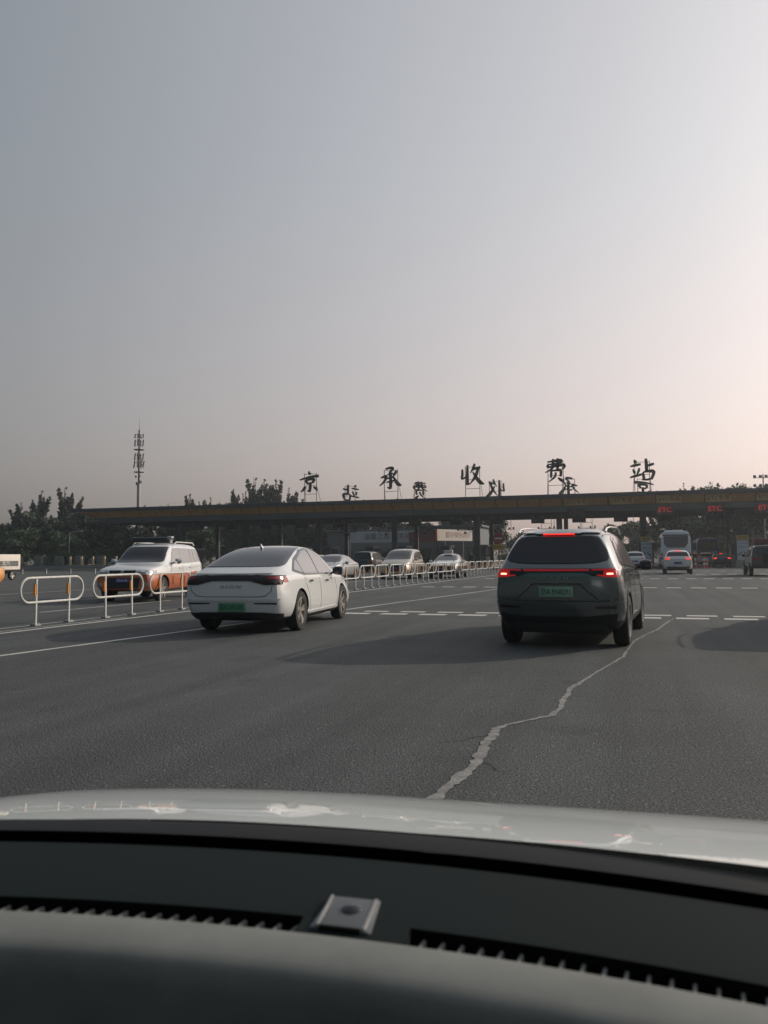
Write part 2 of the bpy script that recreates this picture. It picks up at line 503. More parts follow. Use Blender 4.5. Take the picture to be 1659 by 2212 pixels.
# rows of transverse dashes
dash_me = {}
def dash(x, y, lx, ly):
    k = (round(lx, 2), round(ly, 2))
    if k not in dash_me:
        dash_me[k] = MB().add([(-lx / 2, -ly / 2, 0), (lx / 2, -ly / 2, 0), (lx / 2, ly / 2, 0), (-lx / 2, ly / 2, 0)], [(0, 1, 2, 3)]).mesh('dash')
        dash_me[k].materials.append(M['paint'])
    o = bpy.data.objects.new('dash_marking', dash_me[k]); col.objects.link(o)
    o.parent = road; o.location = (x, y, 0.004)
    o.rotation_euler = (0, 0, R(-1.2))
for k in range(-8, 14):
    x = 0.30 + k * 0.905
    if x > -6.6:
        dash(x, 17.35 - x * 0.03, 0.62, 0.36)
        dash(x + 0.24, 18.1 - x * 0.03, 0.60, 0.30)
for k in range(-10, 18):
    x = 0.75 + k * 0.90
    if x > rl(33) + 1.2: dash(x, 33.1 - x * 0.03, 0.55, 0.46)
for k in range(-10, 26):
    x = 0.45 + k * 0.90
    if x > rl(45) + 1.2: dash(x, 45.4 - x * 0.03, 0.52, 0.55)
for k in range(-9, 26):
    x = 0.6 + k * 0.95
    if x > rl(56) + 1.2: dash(x, 55.6 - x * 0.03, 0.55, 0.6)
for k in range(-8, 20):
    x = 0.2 + k * 1.1
    dash(x, 66.0, 0.6, 0.5)
# lines on the oncoming side of the railing
for (ya, yb, off) in ((2, 13.2, -2.2), (16.5, 22.0, -2.9), (20, 29, -3.9), (22, 34, -6.2), (27, 40, -8.6), (36, 52, -4.0), (48, 70, -7.0), (40, 60, -12.0), (20, 36, -12.0)):
    marking(lin((rl(ya) + off, ya), (rl(yb) + off, yb), 6), 0.11)
for (y, x0, x1) in ((27.5, -19, -15.5), (33, -22, -18.5), (38.0, -27, -20)):
    marking(lin((x0, y), (x1, y + 0.2), 4), 0.12)
# sealed crack winding towards the camera
crack = [(0.86, 17.3, .03), (0.72, 16.56, .05), (0.45, 14.7, .05), (0.22, 13.6, .05), (0.05, 12.67, .045), (0.0, 12.0, .04), (-0.05, 11.43, .045), (-0.1, 10.65, .06), (-0.28, 9.73, .04), (-0.42, 8.9, .045), (-0.51, 8.35, .06), (-0.585, 8.05, .07), (-0.57, 7.75, .07), (-0.60, 7.35, .07), (-0.58, 7.01, .075), (-0.63, 6.66, .06), (-0.78, 6.44, .045), (-0.91, 6.24, .05), (-0.985, 6.05, .075), (-0.965, 5.85, .09), (-0.98, 5.6, .085), (-0.955, 5.3, .09), (-0.95, 4.95, .09), (-0.99, 4.6, .095), (-1.02, 4.35, .09), (-1.04, 3.9, .09), (-1.1, 3.2, .09)]
cp = []; cw = []
for a, b in zip(crack[:-1], crack[1:]):
    for k in range(6):
        t = k / 6
        cp.append((a[0] + (b[0] - a[0]) * t + random.uniform(-.007, .007), a[1] + (b[1] - a[1]) * t)); cw.append((a[2] + (b[2] - a[2]) * t) * random.uniform(.5, 1.05))
ck = marking(cp, cw, 'sealed_crack', 'seal', 0.005)
for br in ([(-0.58, 7.75), (-0.44, 7.62), (-0.36, 7.66), (-0.22, 7.5), (-0.12, 7.48)], [(-0.97, 5.85), (-1.12, 5.72), (-1.16, 5.6), (-1.31, 5.52), (-1.36, 5.4)], [(-0.28, 9.73), (-0.42, 9.9), (-0.47, 10.05), (-0.62, 10.12)], [(-0.95, 5.1), (-0.84, 5.02), (-0.80, 4.9), (-0.70, 4.84)], [(0.45, 14.7), (0.3, 14.9), (0.26, 15.2)]):
    q = []
    for a, b in zip(br[:-1], br[1:]):
        for k in range(6): q.append((a[0] + (b[0] - a[0]) * k / 6 + random.uniform(-.008, .008), a[1] + (b[1] - a[1]) * k / 6 + random.uniform(-.008, .008)))
    marking(q, [random.uniform(.008, .022) * (1 - k / len(q) * .7) for k in range(len(q))], 'hairline_crack', 'seam', 0.0045)

# ------------------------------------------------------------------ toll canopy
CX0, CX1, CY0, CY1 = -69.5, 62.0, 88.0, 107.0
canopy = empty('toll_canopy', (0, 90, 0), 0, 'long dark toll station canopy with ochre fascia panels spanning the road', 'canopy')
canopy_off = Vector((0, -90, 0))
def cbuild(mb, name, m, parent=None, **k):
    o = mb.build(name, m, parent or canopy, **k)
    if parent is None: o.location = canopy_off
    return o
# roof slab with a thin eaves trim
mb = MB(); mb.box(((CX0 + CX1) / 2, (CY0 + CY1) / 2, 7.66), (CX1 - CX0 - .1, CY1 - CY0 - .1, 0.30)); cbuild(mb, 'roof', M['canopy_dark'])
mb = MB()
mb.box(((CX0 + CX1) / 2, CY0 - .03, 7.72), (CX1 - CX0, 0.1, 0.42)); mb.box(((CX0 + CX1) / 2, CY1 + .03, 7.72), (CX1 - CX0, 0.1, 0.42))
mb.box((CX0 - .05, (CY0 + CY1) / 2, 7.72), (0.1, CY1 - CY0 + .16, 0.42))
cbuild(mb, 'eaves_trim', M['canopy_dark'])
# pale replaced lengths of trim on the roof edge
for x in (-33.6, -14.6):
    mb = MB(); mb.box((x, CY0 - .09, 7.74), (2.4, 0.03, 0.36)); cbuild(mb, 'patched_trim', M['canopy_grey'])
# sloping ochre panels, one by one
pw = 2.42
fz0, fz1, fy0, fy1 = 7.52, 6.72, CY0 + .25, CY0 + 1.2
pan = MB()
pan.prism([(-pw / 2 + .045, fy0 - 90, fz0), (pw / 2 - .045, fy0 - 90, fz0), (pw / 2 - .045, fy1 - 90, fz1), (-pw / 2 + .045, fy1 - 90, fz1)], (0, 0, 0), (0, .04, .03))
pan_me = pan.mesh('fascia_panel'); pan_me.materials.append(M['fascia'])
n_pan = int((CX1 - CX0 - 2.4) / pw)
for k in range(n_pan):
    o = bpy.data.objects.new('fascia_panel', pan_me); col.objects.link(o); o.parent = canopy
    o.location = (CX0 + 2.2 + (k + .5) * pw, 0, 0)
mb = MB()      # backing behind the panels (shows in the joints) and the slanting left end
mb.prism([(CX0 + .3, fy0 + .05, fz0 - .0), (CX1, fy0 + .05, fz0 - .0), (CX1, fy1 + .08, fz1 - .02), (CX0 + 3.0, fy1 + .08, fz1 - .02)], (0, 0, 0), (0, .05, .06))
mb.prism([(CX0 + .3, fy0, fz0), (CX0 + .3, CY1 - .3, fz0), (CX0 + 3.0, CY1 - 2, fz1), (CX0 + 3.0, fy1, fz1)], (0, 0, 0), (.05, 0, .05))
cbuild(mb, 'fascia_backing', M['canopy_dark'])
mb = MB()
mb.prism([(CX0 + .35, fy0 - .0, fz0), (CX0 + 2.2, fy0, fz0), (CX0 + 2.2, fy1, fz1), (CX0 + 2.9, fy1, fz1)][0:4], (0, -.01, -.01), (0, .03, .02))
cbuild(mb, 'end_panel', M['fascia'])
mb = MB(); mb.box(((CX0 + CX1) / 2 + 1.5, fy1 + .3, 6.40), (CX1 - CX0 - 3.0, 0.5, 0.62)); mb.box((CX0 + 3.05, (fy1 + CY1) / 2, 6.40), (0.4, CY1 - fy1 - 2, 0.62)); cbuild(mb, 'lower_band', M['canopy_grey'])
mb = MB(); mb.box(((CX0 + CX1) / 2 + 1.5, (fy1 + CY1) / 2 - .3, 6.30), (CX1 - CX0 - 3.6, CY1 - fy1 - 1.4, 0.30)); cbuild(mb, 'soffit', M['soffit'])
for y in (92.0, 97.2, 102.3):
    mb = MB(); mb.box(((CX0 + CX1) / 2 + 1.5, y, 6.02), (CX1 - CX0 - 6.0, .35, .30)); cbuild(mb, 'beam', M['soffit'])
COLX = [-56.2, -46.4, -36.6, -26.8, -16.8, -7.4, 1.65, 11.3, 21.0, 30.7, 40.4]
for x in COLX:
    for y, w in ((92.0, .62), (102.3, .5)):
        mb = MB(); mb.box((x, y, 3.0), (w, w, 5.9)); o = cbuild(mb, 'column', M['column'], bevel=.04)

# toll islands, booths and their fittings
ISLX = [-56.2, -51.3, -46.4, -41.5, -36.6, -31.7, -26.8, -21.8, -16.8, -12.1, -7.4, -2.9, 1.65, 6.5, 11.3, 16.2, 21.0]
def ord_left(i): return ORD[i] + ' from the left'
for i, x in enumerate(ISLX):
    isl = empty('toll_island', (x, 98, 0), 0, 'raised concrete toll island, %s under the canopy' % ord_left(i), 'toll island', 'toll islands under the canopy')
    mb = MB()
    pts = [(-.75, -11.2), (-.45, -12.2), (0, -12.5), (.45, -12.2), (.75, -11.2), (.75, 13), (-.75, 13)]
    mb.prism([(a, b, 0) for a, b in pts], (0, 0, 0), (0, 0, .22)); mb.build('kerb', M['concrete'], isl)
    b = empty('toll_booth', (x, 98.5 if i % 2 else 96.3, .22), 0, 'dark panelled toll booth with glazed upper half, %s' % ord_left(i), 'toll booth', 'toll booths on the islands')
    w, d, hh = 1.05, 2.6, 2.5
    mb = MB(); mb.box((0, 0, .5), (w, d, 1.0)); mb.build('lower_panel', M['booth'], b, bevel=.02)
    for sx in (-1, 1):
        for sy in (-1, 1):
            mb = MB(); mb.box((sx * (w / 2 - .05), sy * (d / 2 - .05), 1.6), (.1, .1, 1.2)); mb.build('corner_post', M['booth'], b)
    mb = MB(); mb.box((0, 0, 1.6), (w - .12, d - .12, 1.18)); mb.build('glazing', M['glass_through'], b)
    mb = MB(); mb.box((0, 0, 2.32), (w + .2, d + .3, .24)); mb.build('booth_roof', M['booth'], b, bevel=.03)
    # equipment cabinet at the island's nose
    c = empty('lane_cabinet', (x, 88.6, .22), 0, 'dark upright lane equipment cabinet on the nose of island %s' % ord_left(i), 'cabinet', 'lane cabinets')
    mb = MB(); mb.box((0, 0, .55), (.55, .6, 1.1)); mb.build('housing', M['device'], c, bevel=.02)
    mb = MB(); mb.box((0, -.31, .75), (.36, .02, .4)); mb.build('screen', M['glass_dark'], c)

LANEX = [(a + b) / 2 for a, b in zip(ISLX[:-1], ISLX[1:])]
for i, x in enumerate(LANEX):
    # lane display board hanging under the canopy
    d = empty('lane_display', (x - .1, 92.6, 5.0), 0, 'dark rectangular lane display hanging from the canopy over lane %s' % ord_left(i), 'display', 'lane displays under the canopy')
    mb = MB(); mb.box((0, 0, .30), (1.5, .22, .62)); mb.build('casing', M['device'], d, bevel=.02)
    for sx in (-.55, .55):
        mb = MB(); mb.box((sx, 0, .75), (.06, .06, .4)); mb.build('hanger', M['frame_steel'], d)
    # antenna bracket with cameras
    g = empty('camera_bracket', (x + .7, 94.5, 4.3), 0, 'hanging steel bracket with cameras over lane %s' % ord_left(i), 'camera', 'camera brackets under the canopy')
    mb = MB()
    for sx in (-.6, .55): mb.cyl((sx, 0, .1), (sx, 0, 1.6), .028, n=6)
    mb.cyl((-1.1, 0, .1), (1.0, 0, .12), .03, n=6); mb.cyl((-.6, 0, .75), (.55, 0, .75), .02, n=6)
    mb.build('bracket', M['frame_steel'], g)
    for sx, dz in ((-.95, .22), (.35, .24), (.85, .28)):
        mb = MB(); mb.box((sx, -.05, dz), (.16, .36, .18), rx=R(12)); mb.cyl((sx, 0, .1), (sx, 0, dz), .02, n=6); mb.build('camera', M['device'], g)
    mb = MB(); mb.lathe([(0, .0), (.13, .02), (.17, .1), (.12, .22), (.03, .26), (.02, .42)], n=12, axis='Z', c=(-.1, 0, -.32)); mb.build('dome_camera', M['device'], g, smooth=True)
# red ETC letters on black boards
ETCX = [(-5.15, .10), (4.05, .55), (8.95, 1.0), (13.75, 1.0)]
for i, (x, s) in enumerate(ETCX):
    d = empty('led_sign', (x - .25, 89.1, 5.66), 0, 'black board with red lit letters ETC, %s on the canopy edge' % ORD[i], 'led sign', 'red ETC lane signs')
    mb = MB(); mb.box((0, .08, .35), (1.9, .14, .72)); mb.build('board', M['device'], d)
    mm = M['led_red'] if s > .3 else M['sign_red']
    lettering('ETC', .74, mm, d, (0, -.01, .33), sx=1.02, extrude=.012)
# ochre plates with dark lettering on the sloping fascia
slope = math.atan2(fz0 - fz1, fy1 - fy0)
for i, x in enumerate((-5.25, -.55, 4.25, 9.05, 13.9, 18.8)):
    d = empty('fascia_sign', (x, (fy0 + fy1) / 2 - .12, 7.05), 0, 'ochre plate lettered for electronic toll lanes, %s on the fascia' % ORD[i], 'sign', 'lettered plates on the canopy fascia')
    d.rotation_euler = (-(R(90) - slope) * -1 + 0, 0, 0) if False else (R(90) - slope, 0, 0)
    d.rotation_euler = (R(0), 0, 0)
    mb = MB(); mb.box((0, 0, 0), (2.35, .05, .68), rx=R(20)); mb.build('plate', M['etc_plate'], d)
    lettering('ETC专用', .56, M['etc_ink'], d, (0, -.045, 0), tilt=R(20), extrude=.01)

# ------------------------------------------------------------------ brush-written characters on the roof
# each stroke: list of (x, y, half width) on a unit square
CH = {
 '京': [[(.50, 1.0, .01), (.47, .93, .03), (.53, .86, .055), (.54, .83, .01)], [(.02, .60, .02), (.25, .66, .035), (.6, .73, .045), (.97, .76, .05)],
       [(.32, .60, .03), (.36, .50, .05), (.38, .42, .03)], [(.33, .57, .03), (.55, .62, .045), (.74, .60, .05), (.64, .44, .035)], [(.38, .40, .025), (.52, .44, .03), (.66, .46, .02)],
       [(.55, .42, .05), (.53, .2, .05), (.50, .06, .045), (.38, .10, .01)], [(.30, .28, .05), (.20, .14, .045), (.06, .04, .01)], [(.70, .27, .02), (.82, .18, .055), (.90, .08, .02)]],
 '承': [[(.30, .93, .03), (.48, .97, .04), (.62, .95, .05), (.50, .80, .03)], [(.50, .82, .05), (.52, .5, .05), (.50, .12, .05), (.36, .16, .01)],
       [(.38, .68, .02), (.52, .70, .035), (.64, .74, .02)], [(.36, .52, .02), (.52, .55, .035), (.66, .58, .02)], [(.34, .36, .02), (.52, .39, .035), (.68, .43, .02)],
       [(.08, .56, .02), (.22, .60, .04), (.34, .62, .04), (.22, .38, .035), (.02, .22, .01)], [(.78, .84, .04), (.70, .70, .04), (.60, .58, .01)], [(.62, .62, .02), (.74, .42, .05), (.86, .26, .065), (1.0, .22, .02)]],
 '收': [[(.10, .78, .03), (.10, .55, .04), (.08, .38, .03), (.28, .48, .02)], [(.32, .95, .03), (.31, .6, .045), (.31, .12, .05)], [(.62, 1.0, .03), (.56, .82, .04), (.44, .62, .01)],
       [(.50, .74, .02), (.68, .80, .04), (.86, .84, .03)], [(.76, .80, .04), (.66, .5, .05), (.46, .22, .02), (.36, .14, .01)], [(.54, .66, .02), (.68, .42, .05), (.84, .22, .065), (1.0, .14, .02)]],
 '费': [[(.20, .86, .02), (.50, .90, .04), (.74, .92, .04), (.72, .80, .03)], [(.22, .76, .02), (.5, .78, .035), (.74, .82, .03)], [(.24, .76, .03), (.20, .66, .035), (.5, .68, .035), (.86, .72, .05), (.78, .54, .03)],
       [(.42, .98, .03), (.42, .78, .045), (.36, .58, .035), (.10, .44, .01)], [(.60, 1.0, .03), (.60, .8, .045), (.59, .52, .04)], [(.34, .50, .03), (.34, .36, .04), (.33, .22, .03)],
       [(.34, .50, .02), (.55, .52, .035), (.72, .50, .045), (.70, .26, .035)], [(.52, .44, .03), (.48, .26, .035), (.24, .06, .01)], [(.60, .22, .02), (.72, .12, .05), (.84, .05, .02)]],
 '站': [[(.20, .96, .03), (.26, .86, .05), (.28, .82, .02)], [(.04, .70, .02), (.24, .74, .045), (.46, .78, .03)], [(.14, .58, .02), (.20, .46, .045), (.22, .38, .02)], [(.40, .62, .03), (.36, .48, .04), (.28, .34, .01)],
       [(.02, .24, .02), (.24, .30, .045), (.50, .36, .03)], [(.66, 1.0, .04), (.68, .75, .055), (.68, .46, .05)], [(.70, .70, .02), (.84, .74, .045), (.98, .78, .03)],
       [(.54, .44, .03), (.56, .26, .045), (.60, .10, .03)], [(.54, .44, .02), (.76, .48, .045), (.96, .44, .055), (.86, .14, .04)], [(.60, .12, .02), (.74, .14, .035), (.88, .16, .02)]],
}
def stroke_ribbon(mb, st, s, th, mirror):
    # resample the stroke with a smooth curve, then extrude a ribbon with rounded, tapering ends
    P = []
    for i in range(len(st) - 1):
        p0 = st[max(i - 1, 0)]; p1 = st[i]; p2 = st[i + 1]; p3 = st[min(i + 2, len(st) - 1)]
        for k in range(4):
            t = k / 4
            c = []
            for a in range(3):
                c.append(.5 * (2 * p1[a] + (-p0[a] + p2[a]) * t + (2 * p0[a] - 5 * p1[a] + 4 * p2[a] - p3[a]) * t * t + (-p0[a] + 3 * p1[a] - 3 * p2[a] + p3[a]) * t ** 3))
            P.append(c)
    P.append(list(st[-1]))
    L, Rt = [], []
    for i, p in enumerate(P):
        a, b = P[max(i - 1, 0)], P[min(i + 1, len(P) - 1)]
        dx, dy = b[0] - a[0], b[1] - a[1]
        ln = math.hypot(dx, dy) or 1
        nx, ny = -dy / ln, dx / ln
        w = max(p[2], .016) * 1.28
        L.append((p[0] + nx * w, p[1] + ny * w)); Rt.append((p[0] - nx * w, p[1] - ny * w))
    mx = (lambda x: (1 - x)) if mirror else (lambda x: x)
    vs = []
    for (a, b) in zip(L, Rt):
        for y in (-th / 2, th / 2):
            vs.append(((mx(a[0]) - .5) * s, y, a[1] * s)); vs.append(((mx(b[0]) - .5) * s, y, b[1] * s))
    fs = []
    n = len(L)
    for i in range(n - 1):
        o, q = 4 * i, 4 * (i + 1)
        fs += [(o, o + 1, q + 1, q), (o + 2, q + 2, q + 3, o + 3), (o, q, q + 2, o + 2), (o + 1, o + 3, q + 3, q + 1)]
    fs += [(0, 2, 3, 1), (4 * (n - 1), 4 * (n - 1) + 1, 4 * (n - 1) + 3, 4 * (n - 1) + 2)]
    mb.add(vs, fs)
PIN = {'京': 'capital', '承': 'receive', '收': 'collect', '费': 'fee', '站': 'station'}
def roof_char(ch, x, y, z, s, back, label):
    t = empty('roof_character', (x, y, 7.88), 0, label, 'roof sign', 'characters on the far eaves' if back else 'characters on the near eaves')
    mb = MB()
    for st in CH[ch]: stroke_ribbon(mb, st, s, .18, back)
    mb.build('character', M['char'], t, loc=(0, 0, z - 7.88))
    mb = MB()
    hw = s * .30; top = z - 7.88 + s * .92; yy = .35 if not back else -.35
    for sx in (-hw, hw):
        mb.box((sx, yy, top / 2), (.07, .07, top))
        mb.cyl((sx, yy, top * .62), (sx * 1.25, yy + (1.0 if not back else -1.0), 0), .03, n=5)
    for q in (.30, .58, .97): mb.box((0, yy, top * q), (2 * hw, .05, .05))
    mb.box((0, yy - .3, .06), (s * 1.15, .12, .10)); mb.box((0, yy + .5, .05), (s * 1.2, .12, .08))
    mb.build('support_frame', M['frame_steel'], t)
for i, (ch, x, z, s) in enumerate((('京', -36.7, 9.15, 2.6), ('承', -26.5, 9.05, 2.75), ('收', -16.8, 9.05, 2.75), ('费', -7.5, 9.25, 2.75), ('站', 1.6, 8.95, 2.6))):
    roof_char(ch, x, 89.3, z, s, False, 'dark brush-style character on the near roof edge, %s' % ord_left(i))
for i, (ch, x, z, s) in enumerate((('站', -36.9, 8.95, 2.5), ('费', -26.9, 9.05, 2.5), ('收', -16.6, 8.85, 2.6), ('承', -7.15, 8.75, 2.6), ('京', 2.05, 8.55, 2.5))):
    roof_char(ch, x, 105.0, z, s, True, 'smaller mirrored character on the far roof edge, %s' % ord_left(i))

# ------------------------------------------------------------------ vehicles
def ring(st):
    y, zb, ws, z2, w2, zs, w3, zr, wr, zt = st[:10]
    dy = st[10] if len(st) > 10 else [0] * 10
    pts = [(0, zb), (ws - .10, zb), (ws, zb + .07), ((ws + w2) / 2 + .025, (zb + z2) / 2 + .02), (w2, z2), (w3, zs), (w3 - .035, zs + .03), (wr, zr), (wr * .62, zt - (zt - zr) * .18), (0, zt)]
    return [(x, y + d, z) for (x, z), d in zip(pts, dy)]

def car_shell(stations, wheels, wr_, wx, split=None, sill=None, levels=2, crease_rows=(), cap_crease=.45, shoulder=.35):
    """body mesh: mirrored ring cage, subdivision, wheel arches cut out. material 0 paint, 1 dark, 2 second paint"""
    rings = [ring(s) for s in stations]
    bm = bmesh.new()
    idx = []
    for r in rings:
        row = []
        for i, (x, y, z) in enumerate(r):
            a = bm.verts.new((x, y, z))
            b = a if x == 0 else bm.verts.new((-x, y, z))
            row.append((a, b))
        idx.append(row)
    n = 10
    for j in range(len(rings) - 1):
        for i in range(n - 1):
            for s in (0, 1):
                q = [idx[j][i][s], idx[j][i + 1][s], idx[j + 1][i + 1][s], idx[j + 1][i][s]]
                bm.faces.new(q if s == 0 else q[::-1])
    for j, flip in ((0, True), (len(rings) - 1, False)):
        for i in range(n - 1):
            a, b, c, d = idx[j][i][0], idx[j][i][1], idx[j][i + 1][1], idx[j][i + 1][0]
            q = []
            for v in (a, b, c, d):
                if v not in q: q.append(v)
            bm.faces.new(q if flip else q[::-1])
    bmesh.ops.recalc_face_normals(bm, faces=bm.faces)
    cl = bm.edges.layers.float.new('crease_edge')
    capset = {v for j in (0, len(rings) - 1) for p in idx[j] for v in p}
    ringedges = set()
    for j in (0, len(rings) - 1):
        for i in range(n - 1):
            for s in (0, 1):
                e = bm.edges.get((idx[j][i][s], idx[j][i + 1][s]))
                if e: e[cl] = cap_crease
    for j in range(len(rings) - 1):
        for s in (0, 1):
            for i, c in ((5, shoulder), (1, .5), (7, .25)):
                e = bm.edges.get((idx[j][i][s], idx[j + 1][i][s]))
                if e: e[cl] = c
    me = bpy.data.meshes.new('shell'); bm.to_mesh(me); bm.free()
    tmp = bpy.data.objects.new('shell_tmp', me); col.objects.link(tmp)
    ss = tmp.modifiers.new('s', 'SUBSURF'); ss.levels = levels; ss.render_levels = levels
    cut = MB()
    RW = wr_ + .045
    for wy in wheels:
        for s in (-1, 1):
            cut.cyl((s * (wx - .17), wy, wr_), (s * 1.6, wy, wr_), RW, n=28)
    cme = cut.mesh('cut')
    co = bpy.data.objects.new('cut_tmp', cme); col.objects.link(co)
    bo = tmp.modifiers.new('b', 'BOOLEAN'); bo.operation = 'DIFFERENCE'; bo.object = co; bo.solver = 'EXACT'
    dg = bpy.context.evaluated_depsgraph_get()
    out = bpy.data.meshes.new_from_object(tmp.evaluated_get(dg))
    bpy.data.objects.remove(tmp); bpy.data.objects.remove(co)
    bm = bmesh.new(); bm.from_mesh(out)
    for zc in [v for v in (split, sill) if v is not None]:
        bmesh.ops.bisect_plane(bm, geom=list(bm.verts) + list(bm.edges) + list(bm.faces), plane_co=(0, 0, zc), plane_no=(0, 0, 1))
    for f in bm.faces:
        c = f.calc_center_median()
        f.smooth = True
        f.material_index = 0
        if split is not None and c.z < split: f.material_index = 2
        if sill is not None and c.z < sill: f.material_index = 1
        for wy in wheels:
            d = math.hypot(c.y - wy, c.z - wr_)
            if d < RW + .004 and abs(c.x) > wx - .19 and (abs(abs(c.x) - (wx - .17)) < .01 or (Vector((0, c.y - wy, c.z - wr_)).dot(f.normal) < -.5 * d)):
                f.material_index = 1; f.smooth = False
    bm.to_mesh(out); bm.free()
    out.set_sharp_from_angle(angle=R(38))
    return out

def chaikin(poly, it):
    for _ in range(it):
        q = []
        for i in range(len(poly)):
            a, b = poly[i], poly[(i + 1) % len(poly)]
            q += [(a[0] * .75 + b[0] * .25, a[1] * .75 + b[1] * .25), (a[0] * .25 + b[0] * .75, a[1] * .25 + b[1] * .75)]
        poly = q
    return poly

def rounded(poly, r):
    """cut each corner by r and round it"""
    out = []
    n = len(poly)
    for i in range(n):
        p, a, b = Vector(poly[i]), Vector(poly[i - 1]), Vector(poly[(i + 1) % n])
        da, db = (a - p), (b - p)
        ra = min(r, da.length * .45); rb = min(r, db.length * .45)
        A, B = p + da.normalized() * ra, p + db.normalized() * rb
        for t in (0, .33, .67, 1):
            q = A * (1 - t) ** 2 + p * 2 * t * (1 - t) + B * t * t
            out.append((q.x, q.y))
    return out

VIEWS = {'R': ((6, 0, 0), (-1, 0, 0)), 'L': ((-6, 0, 0), (1, 0, 0)), 'B': ((0, -8, 0), (0, 1, 0)), 'F': ((0, 8, 0), (0, -1, 0)), 'T': ((0, 0, 8), (0, 0, -1))}
def panel(bvh, poly, view, name, m, parent, off=.005, grid=.07, depth=.02, rnd=0.0):
    """a piece that follows the body's surface: a polygon drawn in side, rear, front or top view, laid on the shell and given an edge"""
    if rnd: poly = rounded(poly, rnd)
    bm = bmesh.new()
    vs = [bm.verts.new((p[0], p[1], 0)) for p in poly]
    f = bm.faces.new(vs)
    xs = [p[0] for p in poly]; ys = [p[1] for p in poly]
    for a, (lo, hi) in enumerate(((min(xs), max(xs)), (min(ys), max(ys)))):
        k = math.floor(lo / grid) + 1
        while k * grid < hi:
            no = (1, 0, 0) if a == 0 else (0, 1, 0)
            bmesh.ops.bisect_plane(bm, geom=list(bm.verts) + list(bm.edges) + list(bm.faces), plane_co=(k * grid, 0, 0) if a == 0 else (0, k * grid, 0), plane_no=no)
            k += 1
    org, d = VIEWS[view]
    d = Vector(d)
    miss = []
    for v in bm.verts:
        a, b = v.co.x, v.co.y
        if view in 'RL': o = Vector((org[0], a, b))
        elif view in 'BF': o = Vector((a, org[1], b))
        else: o = Vector((a, b, org[2]))
        hit, nrm, _, _ = bvh.ray_cast(o, d)
        if hit is None:
            miss.append((v, o)); v.co = o; continue
        v.co = hit + nrm * off
    ok = [v for v in bm.verts if all(v is not m_[0] for m_ in miss)]
    for v, o in miss:
        loc, nrm, _, _ = bvh.find_nearest(o + d * 5)
        v.co = loc + nrm * off
    edges = [e for e in bm.edges if e.is_boundary]
    r = bmesh.ops.extrude_edge_only(bm, edges=edges)
    for g in r['geom']:
        if isinstance(g, bmesh.types.BMVert): g.co += d * depth
    for f in bm.faces: f.smooth = True
    bmesh.ops.recalc_face_normals(bm, faces=bm.faces)
    me = bpy.data.meshes.new(name); bm.to_mesh(me); bm.free()
    # face the viewer
    if len(me.polygons) and sum(p.normal.dot(d) * p.area for p in me.polygons) > 0:
        me.flip_normals()
    me.set_sharp_from_angle(angle=R(50))
    return link_mesh(name, me, m, parent)

def seam(bvh, pts, view, parent, w=.008, name='panel_gap'):
    L, Q = [], []
    for i, p in enumerate(pts):
        a, b = Vector(pts[max(i - 1, 0)]), Vector(pts[min(i + 1, len(pts) - 1)])
        t = (b - a).normalized(); nn = Vector((-t.y, t.x)) * w / 2
        L.append((p[0] + nn.x, p[1] + nn.y)); Q.append((p[0] - nn.x, p[1] - nn.y))
    return panel(bvh, L + Q[::-1], view, name, M['seam'], parent, off=.0025, grid=.08, depth=.006)

def mirror_y(poly): return poly
def wheel_meshes(r, w, spokes=5, kind='twin'):
    t = MB()
    prof = [(r * .66, -w / 2 + .01), (r * .80, -w / 2), (r * .94, -w / 2 + .012), (r * .985, -w / 2 + .035), (r, -w / 2 + .06), (r, w / 2 - .06), (r * .985, w / 2 - .035), (r * .94, w / 2 - .012), (r * .80, w / 2), (r * .66, w / 2 - .01)]
    t.lathe(prof, 36)
    tyre = t.mesh('wheel', True); tyre.materials.append(M['rubber'])
    q = MB()
    ro = r * .70
    q.lathe([(ro, -w / 2 + .02), (ro, w / 2 - .012), (ro * .94, w / 2 - .008), (ro * .90, w / 2 - .05), (ro * .90, -w / 2 + .02)], 36)
    q.lathe([(0.0, w / 2 - .03), (.055, w / 2 - .032), (.065, w / 2 - .06), (.065, 0)], 16)
    q.lathe([(0.0, w / 2 - .11), (ro * .9, w / 2 - .11)], 24, mi=1)
    for k in range(spokes):
        a0 = 2 * math.pi * k / spokes
        for da in ((-.16, .16) if kind == 'twin' else (0,)):
            a = a0 + da
            ww = .022 if kind == 'twin' else .045
            ca, sa = math.cos(a), math.sin(a); cb, sb = math.cos(a0 + da * .55), math.sin(a0 + da * .55)
            p0, p1 = Vector((w / 2 - .04, cb * .05, sb * .05)), Vector((w / 2 - .025, ca * ro * .93, sa * ro * .93))
            tn = Vector((0, -sa, ca))
            vs = []
            for p, wd in ((p0, ww * 1.2), (p1, ww)):
                for dx in (.0, -.035):
                    vs += [p + tn * wd + Vector((dx, 0, 0)), p - tn * wd + Vector((dx, 0, 0))]
            q.add(vs, [(0, 1, 5, 4), (2, 6, 7, 3), (0, 4, 6, 2), (1, 3, 7, 5), (0, 2, 3, 1), (4, 5, 7, 6)])
    rim = q.mesh('rim', True); rim.materials.append(M['rim']); rim.materials.append(M['gloss_black'])
    return tyre, rim

